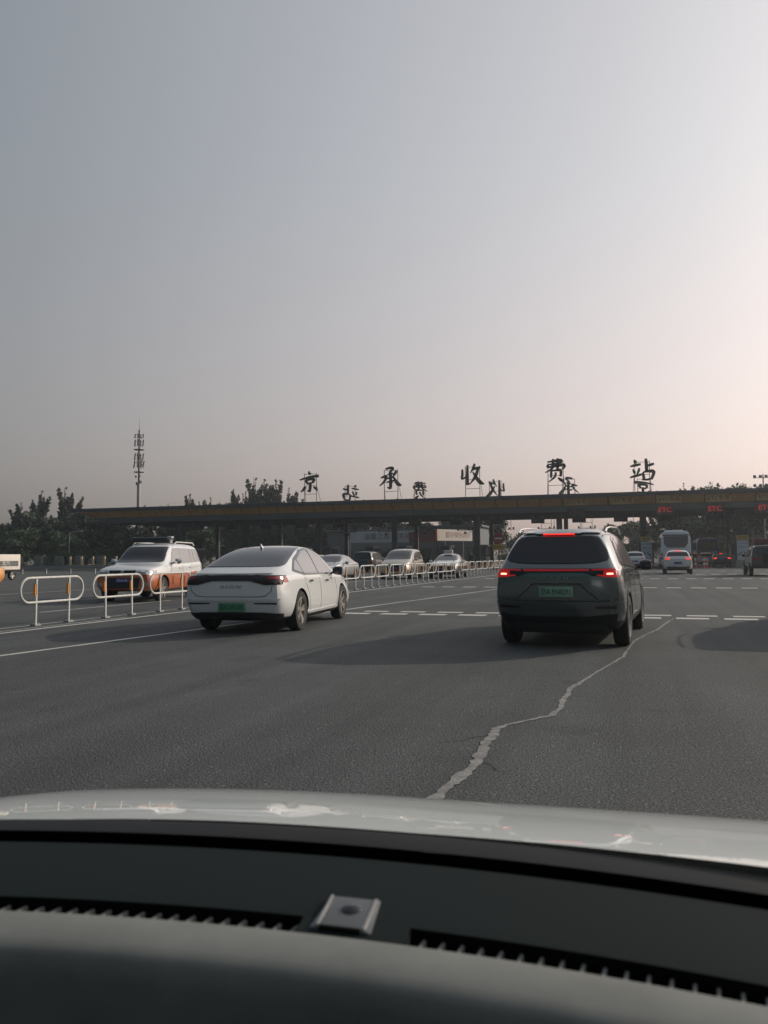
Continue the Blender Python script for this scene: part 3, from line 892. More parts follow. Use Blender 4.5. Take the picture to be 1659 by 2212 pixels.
def add_wheels(root, meshes, ys, wx, r, w, turn=0.0):
    tyre, rim = meshes
    for y in ys:
        for s in (1, -1):
            o = bpy.data.objects.new('wheel', tyre); col.objects.link(o); o.parent = root
            o.location = (s * (wx - w / 2 + .01), y, r)
            o.rotation_euler = (random.uniform(0, 1.2), 0, (0 if s > 0 else math.pi) + (turn if y == max(ys) else 0))
            p = bpy.data.objects.new('rim', rim); col.objects.link(p); p.parent = o

def side_glass(bvh, root, polys, m='glass_side', sides='RL', rnd=.03, name='side_window'):
    for s in sides:
        for p in polys:
            panel(bvh, p, s, name, M[m], root, off=.011, rnd=rnd, grid=.045)

def mirror_obj(root, x, y, z, m, sides=(1, -1)):
    for s in sides:
        mb = MB()
        mb.lathe([(0, -.10), (.055, -.095), (.085, -.06), (.095, 0), (.09, .05), (.07, .075), (0, .08)], 14)
        me = mb.mesh('mirror', True)
        for v in me.vertices:
            v.co = Vector((v.co.x * 1.15, v.co.y * .75, v.co.z * .95))
        o = link_mesh('mirror', me, m, root, (s * (x + .11), y, z))
        a = MB(); a.box((-s * .14, .01, -.05), (.14, .06, .035), ry=s * R(-18)); a.build('mirror_arm', M['black_trim'], o)
        g = MB(); g.box((0, -.075, 0), (.17, .008, .11)); g.build('mirror_glass', M['glass_dark'], o, bevel=.003)

def handle(bvh, root, y, z, m, sides='RL'):
    for s in sides:
        panel(bvh, [(y - .10, z - .012), (y + .10, z - .018), (y + .10, z + .014), (y - .10, z + .018)], s, 'door_handle', m, root, off=.028, grid=.05, depth=.026, rnd=.012)

def plate_obj(bvh, root, x, z, txt, m_plate, m_ink, view='B', w=.48, hgt=.14, size=.105):
    s = -1 if view == 'B' else 1
    hit, _, _, _ = bvh.ray_cast(Vector((x, s * 8, z)), Vector((0, -s, 0)))
    y = (hit.y if hit else s * 2.3) + s * .018
    mb = MB(); mb.box((0, 0, 0), (w, .02, hgt))
    o = mb.build('number_plate', m_plate, root, loc=(x, y, z), bevel=.006)
    if txt:
        l = lettering(txt, size, m_ink, o, (0, s * .0115, -.004), rz=0 if view == 'B' else math.pi, sx=.80, extrude=.0012, name='plate_lettering')
    return o

# ------------------------------------------------------------------ white fastback sedan (near)
SED = [(-2.40, .34, .70, .62, .81, .91, .78, .965, .60, .995, [.10, .10, .07, .04, 0, 0, .01, .03, .03, .0]),
       (-2.27, .26, .80, .62, .90, .945, .855, 1.015, .68, 1.04),
       (-1.95, .21, .86, .62, .935, .965, .88, 1.10, .70, 1.14),
       (-1.42, .19, .89, .60, .94, .965, .89, 1.295, .66, 1.34),
       (-.85, .18, .90, .60, .94, .955, .89, 1.415, .64, 1.465),
       (-.25, .18, .90, .60, .94, .945, .89, 1.455, .635, 1.51),
       (.35, .18, .90, .60, .94, .93, .89, 1.43, .63, 1.485),
       (.85, .18, .90, .60, .94, .92, .88, 1.27, .65, 1.335),
       (1.35, .18, .89, .58, .935, .90, .865, 1.02, .69, 1.08),
       (1.85, .19, .87, .56, .925, .84, .83, .90, .62, .95),
       (2.22, .20, .80, .52, .86, .73, .74, .78, .50, .82),
       (2.40, .26, .62, .50, .70, .62, .62, .65, .40, .67, [-.12, -.12, -.05, 0, 0, -.03, -.04, -.06, -.05, -.02])]
SW, SR, SWX = (-1.38, 1.37), .345, .925
sed_me = car_shell(SED, SW, SR, SWX, sill=.275)
TY_SED = wheel_meshes(.345, .225)
def bvh_of(me): return BVHTree.FromPolygons([v.co.copy() for v in me.vertices], [tuple(p.vertices) for p in me.polygons])
sed = empty('white_sedan', (-6.66, 14.62, 0), R(4.5), 'white fastback sedan with green number plate driving beside the railing', 'car')
body = link_mesh('body', sed_me, [M['white_car'], M['black_trim']], sed)
B = bvh_of(sed_me)
panel(B, [(-.56, 1.445), (.56, 1.445), (.645, 1.32), (.715, 1.15), (.70, 1.115), (-.70, 1.115), (-.715, 1.15), (-.645, 1.32)], 'B', 'rear_window', M['glass_dark'], sed, off=.010, grid=.035, rnd=.03)
W = [[(-1.50, 1.05), (-1.13, .985), (-1.13, 1.20), (-1.20, 1.22)], [(-1.10, .985), (-.24, .97), (-.30, 1.405), (-.62, 1.375), (-1.10, 1.225)], [(-.19, .97), (.83, .955), (.42, 1.25), (.16, 1.375), (-.02, 1.405), (-.24, 1.41)]]
side_glass(B, sed, W)
for s in 'RL':
    panel(B, [(-1.62, 1.03), (-1.14, .955), (.95, .935), (.46, 1.275), (.17, 1.41), (-.25, 1.44), (-.65, 1.405), (-1.22, 1.245)], s, 'window_surround', M['gloss_black'], sed, off=.006, depth=.01, rnd=.05, grid=.04)
    seam(B, [(-.22, .96), (-.20, .7), (-.22, .42), (-.28, .30)], s, sed)
    seam(B, [(.86, .93), (.90, .7), (.90, .42), (.86, .30)], s, sed)
    seam(B, [(-1.12, .96), (-1.05, .80), (-.95, .62), (-.90, .42), (-.86, .31)], s, sed)
    panel(B, [(-.98, .275), (.96, .275), (.96, .325), (-.98, .315)], s, 'sill_trim', M['white_car'], sed, off=.02, rnd=.02)
    panel(B, [(-1.98, .86), (-2.12, .85), (-2.2, .87), (-2.16, .93), (-2.04, .94)], s, 'tail_lamp_end', M['lamp_red'], sed, off=.004)
    panel(B, [(-1.18, .80), (-1.0, .82), (.8, .79), (.8, .797), (-1.0, .826), (-1.18, .806)], s, 'body_crease', M['white_car'], sed, off=.006, depth=.01)
handle(B, sed, -.80, .845, M['chrome']); handle(B, sed, .22, .825, M['chrome'])
mirror_obj(sed, .90, .72, 1.0, M['gloss_black'])
tb = [(-.86, .965), (-.4, .982), (.4, .982), (.86, .965), (.86, .825), (.60, .82), (.44, .862), (.34, .885), (-.34, .885), (-.44, .862), (-.60, .82), (-.86, .825)]
panel(B, tb, 'B', 'tail_lamp_bar', M['lamp_dark'], sed, off=.014, grid=.04)
for s in (-1, 1):
    panel(B, [(s * .86, .945), (s * .68, .945), (s * .62, .92), (s * .86, .905)], 'B', 'tail_lamp', M['lamp_red'], sed, off=.019, grid=.05)
panel(B, [(-.70, 1.018), (.70, 1.018), (.72, .995), (-.72, .995)], 'B', 'boot_spoiler', M['white_car'], sed, off=.02, rnd=.012)
seam(B, [(-.74, .80), (-.72, .72), (-.62, .64), (-.5, .625), (.5, .625), (.62, .64), (.72, .72), (.74, .80)], 'B', sed, w=.011)
panel(B, [(-.80, .50), (-.40, .505), (-.40, .525), (-.80, .53)], 'B', 'bumper_slot', M['black_trim'], sed, off=.003)
panel(B, [(.80, .50), (.40, .505), (.40, .525), (.80, .53)], 'B', 'bumper_slot', M['black_trim'], sed, off=.003)
panel(B, [(-.86, .60), (.86, .60), (.84, .57), (.45, .555), (-.45, .555), (-.84, .57)], 'B', 'bumper_ledge', M['white_car'], sed, off=.016, rnd=.01)
panel(B, [(-.84, .355), (-.55, .375), (.55, .375), (.84, .355), (.80, .27), (.5, .24), (-.5, .24), (-.80, .27)], 'B', 'rear_valance', M['black_trim'], sed, off=.022, grid=.04)
plate_obj(B, sed, 0, .455, '京A D55105', M['plate_green'], M['ink'])
lettering('A I O N', .075, M['steel'], sed, (0, -2.408, .79), sx=1.5, extrude=.003, name='boot_lettering')
lettering('S', .055, M['chrome'], sed, (.56, -2.365, .745), extrude=.003, name='boot_lettering')
mb = MB(); mb.add([(-.012, .09, 0), (.012, .09, 0), (-.022, -.07, 0), (.022, -.07, 0), (0, -.10, .085), (0, -.03, .06)], [(0, 1, 5), (0, 5, 4, 2), (1, 3, 4, 5), (2, 4, 3), (0, 2, 3, 1)])
mb.build('roof_fin', M['white_car'], sed, loc=(0, -.92, 1.44))
add_wheels(sed, TY_SED, SW, SWX, SR, .225)
sed.scale = (1, 1, 1.03)

for o in sed.children:
    if o.name.startswith('boot_lettering'): o['kind'] = 'stuff'
# ------------------------------------------------------------------ champagne SUV (near)
SUV = [(-2.28, .42, .70, .72, .86, 1.08, .81, 1.56, .60, 1.615, [.12, .12, .08, .03, -.02, -.02, .0, .33, .35, .34]),
       (-2.12, .30, .84, .72, .925, 1.10, .875, 1.60, .645, 1.66, [.05, .05, .02, 0, 0, 0, .02, .33, .33, .33]),
       (-1.85, .25, .88, .70, .93, 1.11, .885, 1.615, .655, 1.675, [0, 0, 0, 0, 0, 0, .02, .22, .22, .22]),
       (-1.42, .22, .89, .68, .935, 1.10, .89, 1.635, .665, 1.69, [0, 0, 0, 0, 0, 0, .02, .08, .08, .08]),
       (-.85, .21, .90, .68, .935, 1.09, .895, 1.65, .67, 1.70),
       (-.2, .21, .90, .68, .935, 1.07, .895, 1.645, .665, 1.70),
       (.4, .21, .90, .68, .935, 1.05, .895, 1.60, .655, 1.66),
       (.9, .21, .90, .68, .935, 1.04, .89, 1.40, .67, 1.47),
       (1.35, .21, .90, .66, .935, 1.02, .88, 1.14, .70, 1.20),
       (1.8, .22, .88, .64, .925, .97, .85, 1.04, .64, 1.09),
       (2.15, .24, .82, .60, .88, .86, .78, .93, .54, .97),
       (2.30, .32, .66, .56, .74, .74, .66, .78, .44, .80)]
UW, UR, UWX = (-1.42, 1.36), .365, .925
suv_me = car_shell(SUV, UW, UR, UWX, sill=.40)
TY_SUV = wheel_meshes(.365, .235)
def build_suv(loc, rz, label, paint, lights, txt, pm=None):
    t = empty('suv', loc, rz, label, 'car')
    link_mesh('body', suv_me if paint is M['champagne'] else suv_me.copy(), [paint, M['black_trim']], t)
    B = bvh_of(suv_me)
    panel(B, [(-.56, 1.565), (.56, 1.565), (.69, 1.36), (.73, 1.235), (.55, 1.195), (.3, 1.182), (-.3, 1.182), (-.55, 1.195), (-.73, 1.235), (-.69, 1.36)], 'B', 'rear_window', M['glass_dark'], t, off=.010, grid=.035, rnd=.04)
    polys = [[(-1.75, 1.20), (-1.34, 1.16), (-1.30, 1.52), (-1.48, 1.50)], [(-1.29, 1.16), (-.36, 1.125), (-.38, 1.575), (-1.25, 1.55)], [(-.31, 1.12), (.80, 1.085), (.35, 1.46), (.15, 1.55), (-.33, 1.575)]]
    side_glass(B, t, polys, 'glass_side')
    for s in 'RL':
        panel(B, [(-1.85, 1.17), (-1.34, 1.125), (.92, 1.06), (.40, 1.48), (.16, 1.585), (-.38, 1.61), (-1.30, 1.58), (-1.52, 1.53)], s, 'window_surround', M['gloss_black'], t, off=.006, depth=.01, rnd=.05, grid=.04)
        seam(B, [(-.33, 1.10), (-.31, .8), (-.33, .45)], s, t)
        seam(B, [(.84, 1.05), (.88, .8), (.86, .45)], s, t)
        seam(B, [(-1.32, 1.12), (-1.16, .92), (-1.02, .72), (-.95, .45)], s, t)
        for wy in UW:      # wheel arch lip
            pts_o = [(wy + (UR + .10) * math.cos(a), UR + (UR + .10) * math.sin(a)) for a in [math.pi * k / 12 for k in range(13)]]
            pts_i = [(wy + (UR + .048) * math.cos(a), UR + (UR + .048) * math.sin(a)) for a in [math.pi * k / 12 for k in range(13)]]
            panel(B, pts_o + pts_i[::-1], s, 'wheel_arch_trim', M['black_trim'], t, off=.008, grid=.12)
    handle(B, t, -.92, 1.0, paint); handle(B, t, .12, .97, paint)
    mirror_obj(t, .93, .74, 1.13, M['gloss_black'])
    # tail lamps: a full-width strip that widens into a block at each side
    panel(B, [(-.84, 1.115), (.84, 1.115), (.84, 1.02), (.52, 1.01), (.40, 1.055), (-.40, 1.055), (-.52, 1.01), (-.84, 1.02)], 'B', 'lamp_housing', M['gloss_black'], t, off=.006, grid=.05)
    L1, L2, L3 = ('lamp_glow', 'lamp_hot', 'lamp_hot2') if lights else ('lamp_red', 'lamp_red', 'lamp_red')
    panel(B, [(-.46, 1.105), (.46, 1.105), (.46, 1.080), (-.46, 1.080)], 'B', 'light_strip', M['lamp_dim' if lights else 'lamp_red'], t, off=.011, grid=.08)
    for s in (-1, 1):
        panel(B, [(s * .50, 1.105), (s * .84, 1.115), (s * .84, 1.092), (s * .50, 1.085)], 'B', 'light_strip', M['lamp_dim' if lights else 'lamp_red'], t, off=.011, grid=.08)
        panel(B, [(s * .66, 1.10), (s * .845, 1.105), (s * .845, .998), (s * .66, 1.005)], 'B', 'tail_lamp', M[L1], t, off=.010, grid=.05, rnd=.015)
        panel(B, [(s * .70, 1.056), (s * .785, 1.056), (s * .785, 1.034), (s * .70, 1.034)], 'B', 'brake_lamp', M[L3], t, off=.016, grid=.05, rnd=.01)
        panel(B, [(s * .57, 1.035), (s * .66, 1.035), (s * .66, 1.012), (s * .57, 1.018)], 'B', 'tail_lamp_tip', M[L1], t, off=.010, grid=.05)
        panel(B, [(s * .52, .595), (s * .82, .61), (s * .82, .57), (s * .55, .565)], 'B', 'rear_reflector', M['lamp_dark'], t, off=.004, grid=.06, rnd=.012)
    panel(B, [(-.34, .90), (.34, .90), (.50, .75), (.56, .69), (-.56, .69), (-.50, .75)], 'B', 'plate_recess', paint, t, off=-.004, grid=.06, rnd=.03)
    seam(B, [(-.34, .905), (-.42, .82), (-.58, .69)], 'B', t, w=.02)
    seam(B, [(.34, .905), (.42, .82), (.58, .69)], 'B', t, w=.02)
    seam(B, [(-.34, .905), (.34, .905)], 'B', t, w=.02)
    seam(B, [(-.84, .70), (-.6, .672), (.6, .672), (.84, .70)], 'B', t, w=.014)
    panel(B, [(-.86, .665), (.86, .665), (.85, .625), (-.85, .625)], 'B', 'bumper_ledge', paint, t, off=.014, rnd=.012)
    panel(B, [(-.83, .50), (-.4, .455), (.4, .455), (.83, .50), (.80, .40), (-.80, .40)], 'B', 'rear_valance', M['black_trim'], t, off=.008, rnd=.02)
    mb = MB(); mb.box((0, -1.95, .33), (1.35, .25, .16), rx=R(25)); mb.build('underbody', M['black_trim'], t, bevel=.02)
    if txt: plate_obj(B, t, 0, .80, txt, pm or M['plate_pale'], M['ink'])
    else: plate_obj(B, t, 0, .80, '', pm or M['plate_blue'], M['ink'])
    if lights:
        lettering('A  I  O  N', .055, M['steel'], t, (0, -2.318, .985), sx=1.5, extrude=.003, name='tailgate_lettering')['kind'] = 'stuff'
    panel(B, [(-.56, 1.645), (.56, 1.645), (.57, 1.60), (-.57, 1.60)], 'B', 'roof_spoiler', paint, t, off=.03, grid=.05, rnd=.02)
    panel(B, [(-.225, 1.598), (.225, 1.598), (.225, 1.578), (-.225, 1.578)], 'B', 'high_brake_lamp', M['lamp_hot' if lights else 'lamp_red'], t, off=.034, grid=.06, rnd=.008)
    for s in (-1, 1):
        mb = MB(); mb.tube([(s * .635, -1.72, 1.630), (s * .64, -1.58, 1.685), (s * .645, -1.2, 1.712), (s * .65, -.3, 1.73), (s * .645, .25, 1.71), (s * .645, .42, 1.645)], .016, 8)
        mb.build('roof_rail', M['chrome'], t, smooth=True)
    add_wheels(t, TY_SUV, UW, UWX, UR, .235)
    return t
_s = build_suv((-.79, 13.55, 0), R(-4.5), 'champagne SUV with glowing red tail lamps and pale green plate, just ahead', M['champagne'], True, '京A FN8291')
_s.scale = (.975, 1, 1)
build_suv((4.25, 16.0, 0), R(-3), 'silver SUV beyond the right edge, only its long shadow on the asphalt', M['silver'], False, '')

# ------------------------------------------------------------------ boxy two-tone SUV facing the camera
BOX = [(-2.35, .48, .72, .80, .84, 1.12, .82, 1.66, .66, 1.72, [.08, .08, .05, .0, 0, 0, .02, .14, .14, .14]),
       (-2.2, .36, .86, .80, .92, 1.13, .89, 1.72, .71, 1.78, [0, 0, 0, 0, 0, 0, .02, .12, .12, .12]),
       (-1.6, .32, .90, .78, .945, 1.13, .90, 1.76, .72, 1.82),
       (-.8, .30, .90, .78, .945, 1.12, .90, 1.77, .72, 1.83),
       (0, .30, .90, .78, .945, 1.11, .90, 1.76, .71, 1.82),
       (.42, .30, .90, .78, .945, 1.10, .90, 1.72, .70, 1.78),
       (.78, .30, .90, .78, .945, 1.09, .895, 1.44, .73, 1.51),
       (1.12, .30, .90, .78, .945, 1.08, .885, 1.15, .76, 1.20),
       (1.7, .30, .90, .76, .94, 1.04, .86, 1.10, .70, 1.14),
       (2.15, .32, .86, .72, .91, .98, .82, 1.04, .64, 1.08),
       (2.35, .40, .74, .68, .82, .88, .76, .94, .58, .97)]
box_me = car_shell(BOX, (-1.32, 1.45), .38, .925, split=.84, sill=.34, cap_crease=.6, shoulder=.5)
TY_BOX = wheel_meshes(.38, .25, 6, 'single')
pj = empty('two_tone_suv', (-14.95, 22.9, 0), R(191), 'white over orange off-road SUV with roof lightbar, facing us behind the railing', 'car')
link_mesh('body', box_me, [M['white_car'], M['black_trim'], M['orange']], pj)
B = bvh_of(box_me)
panel(B, [(-.66, 1.69), (.66, 1.69), (.76, 1.20), (-.76, 1.20)], 'F', 'windscreen', M['glass_dark'], pj, off=.010, grid=.04, rnd=.05)
side_glass(B, pj, [[(-2.10, 1.20), (-1.52, 1.18), (-1.50, 1.63), (-2.0, 1.62)], [(-1.46, 1.18), (-1.18, 1.17), (-1.16, 1.64), (-1.44, 1.63)], [(-1.12, 1.17), (-.28, 1.15), (-.26, 1.65), (-1.10, 1.64)], [(-.22, 1.15), (.68, 1.13), (.40, 1.48), (.20, 1.64), (-.20, 1.65)]])
for s in 'RL':
    seam(B, [(-.24, 1.13), (-.22, .85), (-.24, .45)], s, pj, w=.012)
    seam(B, [(-1.14, 1.14), (-1.05, .9), (-.92, .70), (-.88, .45)], s, pj, w=.012)
    seam(B, [(.74, 1.1), (.80, .85), (.80, .45)], s, pj, w=.012)
    for (a, b) in ((-.82, -.30), (-.16, .72)):
        panel(B, [(a, .76), (b, .76), (b, .50), (a, .50)], s, 'door_cladding', M['orange'], pj, off=.02, rnd=.05)
    panel(B, [(1.85, .96), (2.12, .93), (2.16, .85), (1.90, .87)], s, 'side_lamp', M['lamp_clear'], pj, off=.006, rnd=.02)
    for wy in (-1.32, 1.45):
        po = [(wy + .50 * math.cos(a), .38 + .50 * math.sin(a)) for a in [math.pi * k / 12 for k in range(13)]]
        pi_ = [(wy + .43 * math.cos(a), .38 + .43 * math.sin(a)) for a in [math.pi * k / 12 for k in range(13)]]
        panel(B, po + pi_[::-1], s, 'wheel_arch_flare', M['orange'], pj, off=.03, grid=.12, depth=.03)
panel(B, [(-.44, .965), (.44, .965), (.40, .865), (-.40, .865)], 'F', 'grille_surround', M['chrome'], pj, off=.010, rnd=.03)
for s in (-1, 1):
    panel(B, [(s * .05, .955), (s * .41, .955), (s * .375, .875), (s * .05, .875)], 'F', 'grille', M['black_trim'], pj, off=.018, rnd=.01)
    panel(B, [(s * .47, .97), (s * .84, .965), (s * .86, .86), (s * .46, .865)], 'F', 'headlamp', M['lamp_clear'], pj, off=.008, rnd=.03)
    panel(B, [(s * .62, .60), (s * .76, .60), (s * .76, .50), (s * .62, .50)], 'F', 'fog_lamp', M['lamp_clear'], pj, off=.008, rnd=.03)
panel(B, [(-.55, .74), (.55, .74), (.48, .42), (-.48, .42)], 'F', 'lower_intake', M['black_trim'], pj, off=.006, rnd=.04)
plate_obj(B, pj, 0, .66, '京LA4190', M['plate_blue'], M['white_ink'], 'F', .44, .14, .10)
mb = MB(); mb.lathe([(0, .012), (.05, .01), (.055, 0)], 12, axis='Z'); e = mb.build('badge', M['chrome'], pj, loc=(0, 2.38, .915)); e.rotation_euler = (R(-90), 0, 0)
handle(B, pj, -.95, 1.02, M['white_car']); handle(B, pj, -.02, 1.0, M['white_car'])
mirror_obj(pj, .95, .62, 1.22, M['chrome'])
for s in (-1, 1):
    mb = MB(); mb.tube([(s * .70, -1.9, 1.76), (s * .70, -1.75, 1.84), (s * .70, -.2, 1.85), (s * .70, 0, 1.77)], .022, 8); mb.build('roof_rail', M['rail_white'], pj, smooth=True)
bar = MB(); bar.box((0, 0, .10), (1.25, .16, .15)); lb = bar.build('roof_lightbar', M['canopy_dark'], pj, loc=(.05, -.05, 1.815), bevel=.02)
bar = MB(); bar.box((0, 0, .19), (1.32, .22, .025)); bar.box((-.62, 0, .09), (.05, .2, .18)); bar.build('lightbar_frame', M['steel'], lb)
mb = MB(); mb.box((-.62, .02, .17), (.18, .24, .10)); mb.build('lightbar_lamp', M['chrome'], lb, bevel=.03)
add_wheels(pj, TY_BOX, (-1.32, 1.45), .925, .38, .25)

# ------------------------------------------------------------------ smaller cars around the plaza
CITY = [(-2.25, .40, .70, .64, .82, .92, .78, .97, .60, 1.0, [.10, .10, .06, .02, 0, 0, .01, .02, .02, .0]),
        (-2.1, .28, .82, .64, .89, .95, .83, 1.02, .66, 1.05),
        (-1.7, .22, .86, .62, .90, .96, .85, 1.10, .66, 1.15),
        (-1.2, .20, .87, .62, .905, .96, .86, 1.34, .60, 1.40),
        (-.5, .20, .87, .62, .905, .95, .86, 1.42, .58, 1.48),
        (.1, .20, .87, .62, .905, .94, .86, 1.41, .57, 1.475),
        (.65, .20, .87, .62, .905, .93, .855, 1.24, .61, 1.30),
        (1.2, .20, .86, .60, .90, .92, .84, 1.00, .66, 1.06),
        (1.8, .22, .84, .58, .88, .85, .79, .90, .58, .94),
        (2.25, .30, .70, .54, .76, .70, .68, .74, .46, .77)]
HATCH = [(-2.1, .40, .72, .68, .84, 1.02, .80, 1.44, .60, 1.50, [.10, .10, .06, .02, 0, 0, .02, .36, .38, .38]),
         (-1.95, .30, .84, .68, .89, 1.04, .85, 1.49, .63, 1.55, [0, 0, 0, 0, 0, 0, .02, .32, .32, .32]),
         (-1.4, .24, .87, .66, .905, 1.04, .86, 1.53, .63, 1.59, [0, 0, 0, 0, 0, 0, 0, .1, .1, .1]),
         (-.6, .22, .88, .66, .91, 1.02, .87, 1.55, .62, 1.61),
         (.0, .22, .88, .66, .91, 1.0, .87, 1.54, .61, 1.60),
         (.55, .22, .88, .66, .91, .98, .865, 1.36, .64, 1.43),
         (1.05, .22, .88, .64, .905, .96, .85, 1.08, .68, 1.14),
         (1.7, .24, .86, .62, .89, .90, .81, .96, .60, 1.0),
         (2.1, .32, .72, .58, .78, .76, .70, .80, .48, .83)]
VAN = [(-2.3, .42, .74, .72, .84, 1.06, .82, 1.66, .68, 1.72, [.08, .08, .05, 0, 0, 0, .02, .12, .12, .12]),
       (-2.15, .30, .86, .72, .91, 1.08, .89, 1.70, .71, 1.77, [0, 0, 0, 0, 0, 0, .02, .1, .1, .1]),
       (-1.4, .24, .89, .70, .925, 1.08, .90, 1.73, .71, 1.80),
       (-.4, .24, .89, .70, .925, 1.07, .90, 1.73, .71, 1.80),
       (.35, .24, .89, .70, .925, 1.06, .895, 1.66, .70, 1.73),
       (.95, .24, .89, .70, .925, 1.05, .885, 1.34, .73, 1.42),
       (1.45, .24, .89, .68, .92, 1.02, .87, 1.10, .74, 1.16),
       (1.95, .26, .85, .66, .89, .94, .81, 1.0, .62, 1.05),
       (2.3, .34, .72, .60, .78, .82, .70, .86, .50, .89)]
JEEP = [(-2.1, .52, .76, .84, .86, 1.12, .84, 1.70, .74, 1.75, [.03, .03, .02, 0, 0, 0, 0, .06, .06, .06]),
        (-2.0, .46, .86, .84, .90, 1.13, .88, 1.74, .76, 1.80, [0, 0, 0, 0, 0, 0, 0, .05, .05, .05]),
        (-1.2, .44, .88, .84, .91, 1.13, .89, 1.76, .76, 1.82), (-.3, .44, .88, .84, .91, 1.12, .89, 1.76, .76, 1.82),
        (.45, .44, .88, .84, .91, 1.12, .89, 1.74, .75, 1.80), (.72, .44, .88, .84, .91, 1.12, .88, 1.40, .76, 1.46),
        (.90, .44, .88, .84, .91, 1.11, .86, 1.14, .76, 1.19), (1.6, .46, .84, .82, .87, 1.05, .78, 1.09, .66, 1.13), (2.05, .50, .70, .78, .76, .98, .68, 1.02, .56, 1.05)]
KINDS = {
 'sedan': dict(st=CITY, w=(-1.32, 1.36), r=.32, wx=.89, front=[(-.58, 1.40), (.58, 1.40), (.70, 1.06), (-.70, 1.06)], rear=[(-.58, 1.39), (.58, 1.39), (.70, 1.12), (-.70, 1.12)],
      side=[[(-1.42, 1.02), (-.42, .985), (-.45, 1.37), (-.95, 1.34)], [(-.36, .985), (.74, .965), (.30, 1.26), (.05, 1.37), (-.38, 1.385)]], lamp=(.86, .74), tail=(.94, .84), hz=1.0),
 'hatch': dict(st=HATCH, w=(-1.28, 1.28), r=.34, wx=.895, front=[(-.60, 1.50), (.60, 1.50), (.72, 1.13), (-.72, 1.13)], rear=[(-.58, 1.44), (.58, 1.44), (.70, 1.18), (-.70, 1.18)],
      side=[[(-1.55, 1.14), (-.42, 1.07), (-.45, 1.48), (-1.25, 1.44)], [(-.36, 1.07), (.68, 1.02), (.22, 1.40), (.0, 1.48), (-.38, 1.49)]], lamp=(.92, .80), tail=(1.10, .96), hz=1.06),
 'van': dict(st=VAN, w=(-1.4, 1.42), r=.34, wx=.905, front=[(-.66, 1.68), (.66, 1.68), (.78, 1.16), (-.78, 1.16)], rear=[(-.66, 1.64), (.66, 1.64), (.74, 1.18), (-.74, 1.18)],
      side=[[(-2.05, 1.16), (-1.1, 1.14), (-1.1, 1.62), (-1.95, 1.60)], [(-1.04, 1.14), (-.10, 1.13), (-.10, 1.64), (-1.04, 1.63)], [(-.04, 1.13), (1.0, 1.10), (.55, 1.45), (.30, 1.60), (-.04, 1.64)]], lamp=(.94, .80), tail=(1.10, .84), hz=1.15),
 'jeep': dict(st=JEEP, w=(-1.25, 1.35), r=.40, wx=.93, front=[(-.68, 1.70), (.68, 1.70), (.76, 1.20), (-.76, 1.20)], rear=[(-.60, 1.66), (.60, 1.66), (.64, 1.22), (-.64, 1.22)],
      side=[[(-1.9, 1.18), (-1.0, 1.18), (-1.0, 1.68), (-1.9, 1.66)], [(-.94, 1.18), (-.2, 1.17), (-.2, 1.68), (-.94, 1.68)], [(-.14, 1.17), (.60, 1.16), (.40, 1.68), (-.14, 1.68)]], lamp=(1.0, .84), tail=(1.08, .90), hz=1.20),
}
_shell, _tyres = {}, {}
def small_car(kind, name, loc, rz, paint, label, see='F', brake=False, group=None, plate=None, glass='glass_dark', lower=None):
    K = KINDS[kind]
    key = (kind, lower is not None)
    if key not in _shell:
        _shell[key] = car_shell(K['st'], K['w'], K['r'], K['wx'], split=.72 if lower else None, sill=.34 if kind != 'jeep' else .56, cap_crease=.6 if kind == 'jeep' else .45)
        _tyres[key] = wheel_meshes(K['r'], .22, 5, 'single')
    me = _shell[key].copy()
    t = empty(name, loc, rz, label, 'car', group)
    link_mesh('body', me, [paint, M['black_trim']] + ([lower] if lower else []), t)
    B = bvh_of(me)
    panel(B, K['front'], 'F', 'windscreen', M['glass_dark'], t, off=.010, rnd=.05, grid=.05)
    panel(B, K['rear'], 'B', 'rear_window', M['glass_dark'] if glass == 'glass_dark' else M[glass], t, off=.010, rnd=.05, grid=.05)
    side_glass(B, t, K['side'])
    a, b = K['lamp']; c, d = K['tail']
    for s in (-1, 1):
        panel(B, [(s * .42, a - .02), (s * .76, a), (s * .78, b), (s * .46, b + .02)], 'F', 'headlamp', M['lamp_clear'], t, off=.006, grid=.1, rnd=.03)
        panel(B, [(s * .45, c), (s * .80, c), (s * .80, d), (s * .52, d)], 'B', 'tail_lamp', M['lamp_hot' if brake else 'lamp_red'], t, off=.006, grid=.1, rnd=.02)
    panel(B, [(-.40, b + .02), (.40, b + .02), (.34, .46), (-.34, .46)], 'F', 'grille', M['black_trim'], t, off=.005, grid=.1, rnd=.04)
    plate_obj(B, t, 0, .52 if kind == 'sedan' else .62, '', plate or M['plate_blue'], M['ink'], 'F')
    plate_obj(B, t, 0, .74 if kind != 'jeep' else .80, '', plate or M['plate_blue'], M['ink'], 'B')
    panel(B, [(-.72, .50), (.72, .50), (.68, .34), (-.68, .34)], 'B', 'rear_valance', M['black_trim'], t, off=.006, grid=.12)
    zt = max(s_[9] for s_ in K['st'])
    if brake:
        ry = -1.28 if kind == 'sedan' else -1.72
        mb = MB(); mb.box((0, 0, 0), (.26, .05, .04)); mb.build('high_brake_lamp', M['lamp_hot'], t, loc=(0, ry, zt - .12 if kind == 'sedan' else zt - .06))
    mirror_obj(t, .88, .62, K['hz'], M['black_trim'] if kind == 'jeep' else paint)
    add_wheels(t, _tyres[key], K['w'], K['wx'], K['r'], .22)
    return t
small_car('sedan', 'silver_sedan', (-15.7, 41.6, 0), R(182), M['silver'], 'silver sedan facing us behind the railing, beside the white sedan\'s mirror', 'F')
small_car('van', 'minivan', (-13.1, 46.5, 0), R(183), M['beige_car'], 'beige minivan facing us behind the railing', 'F')
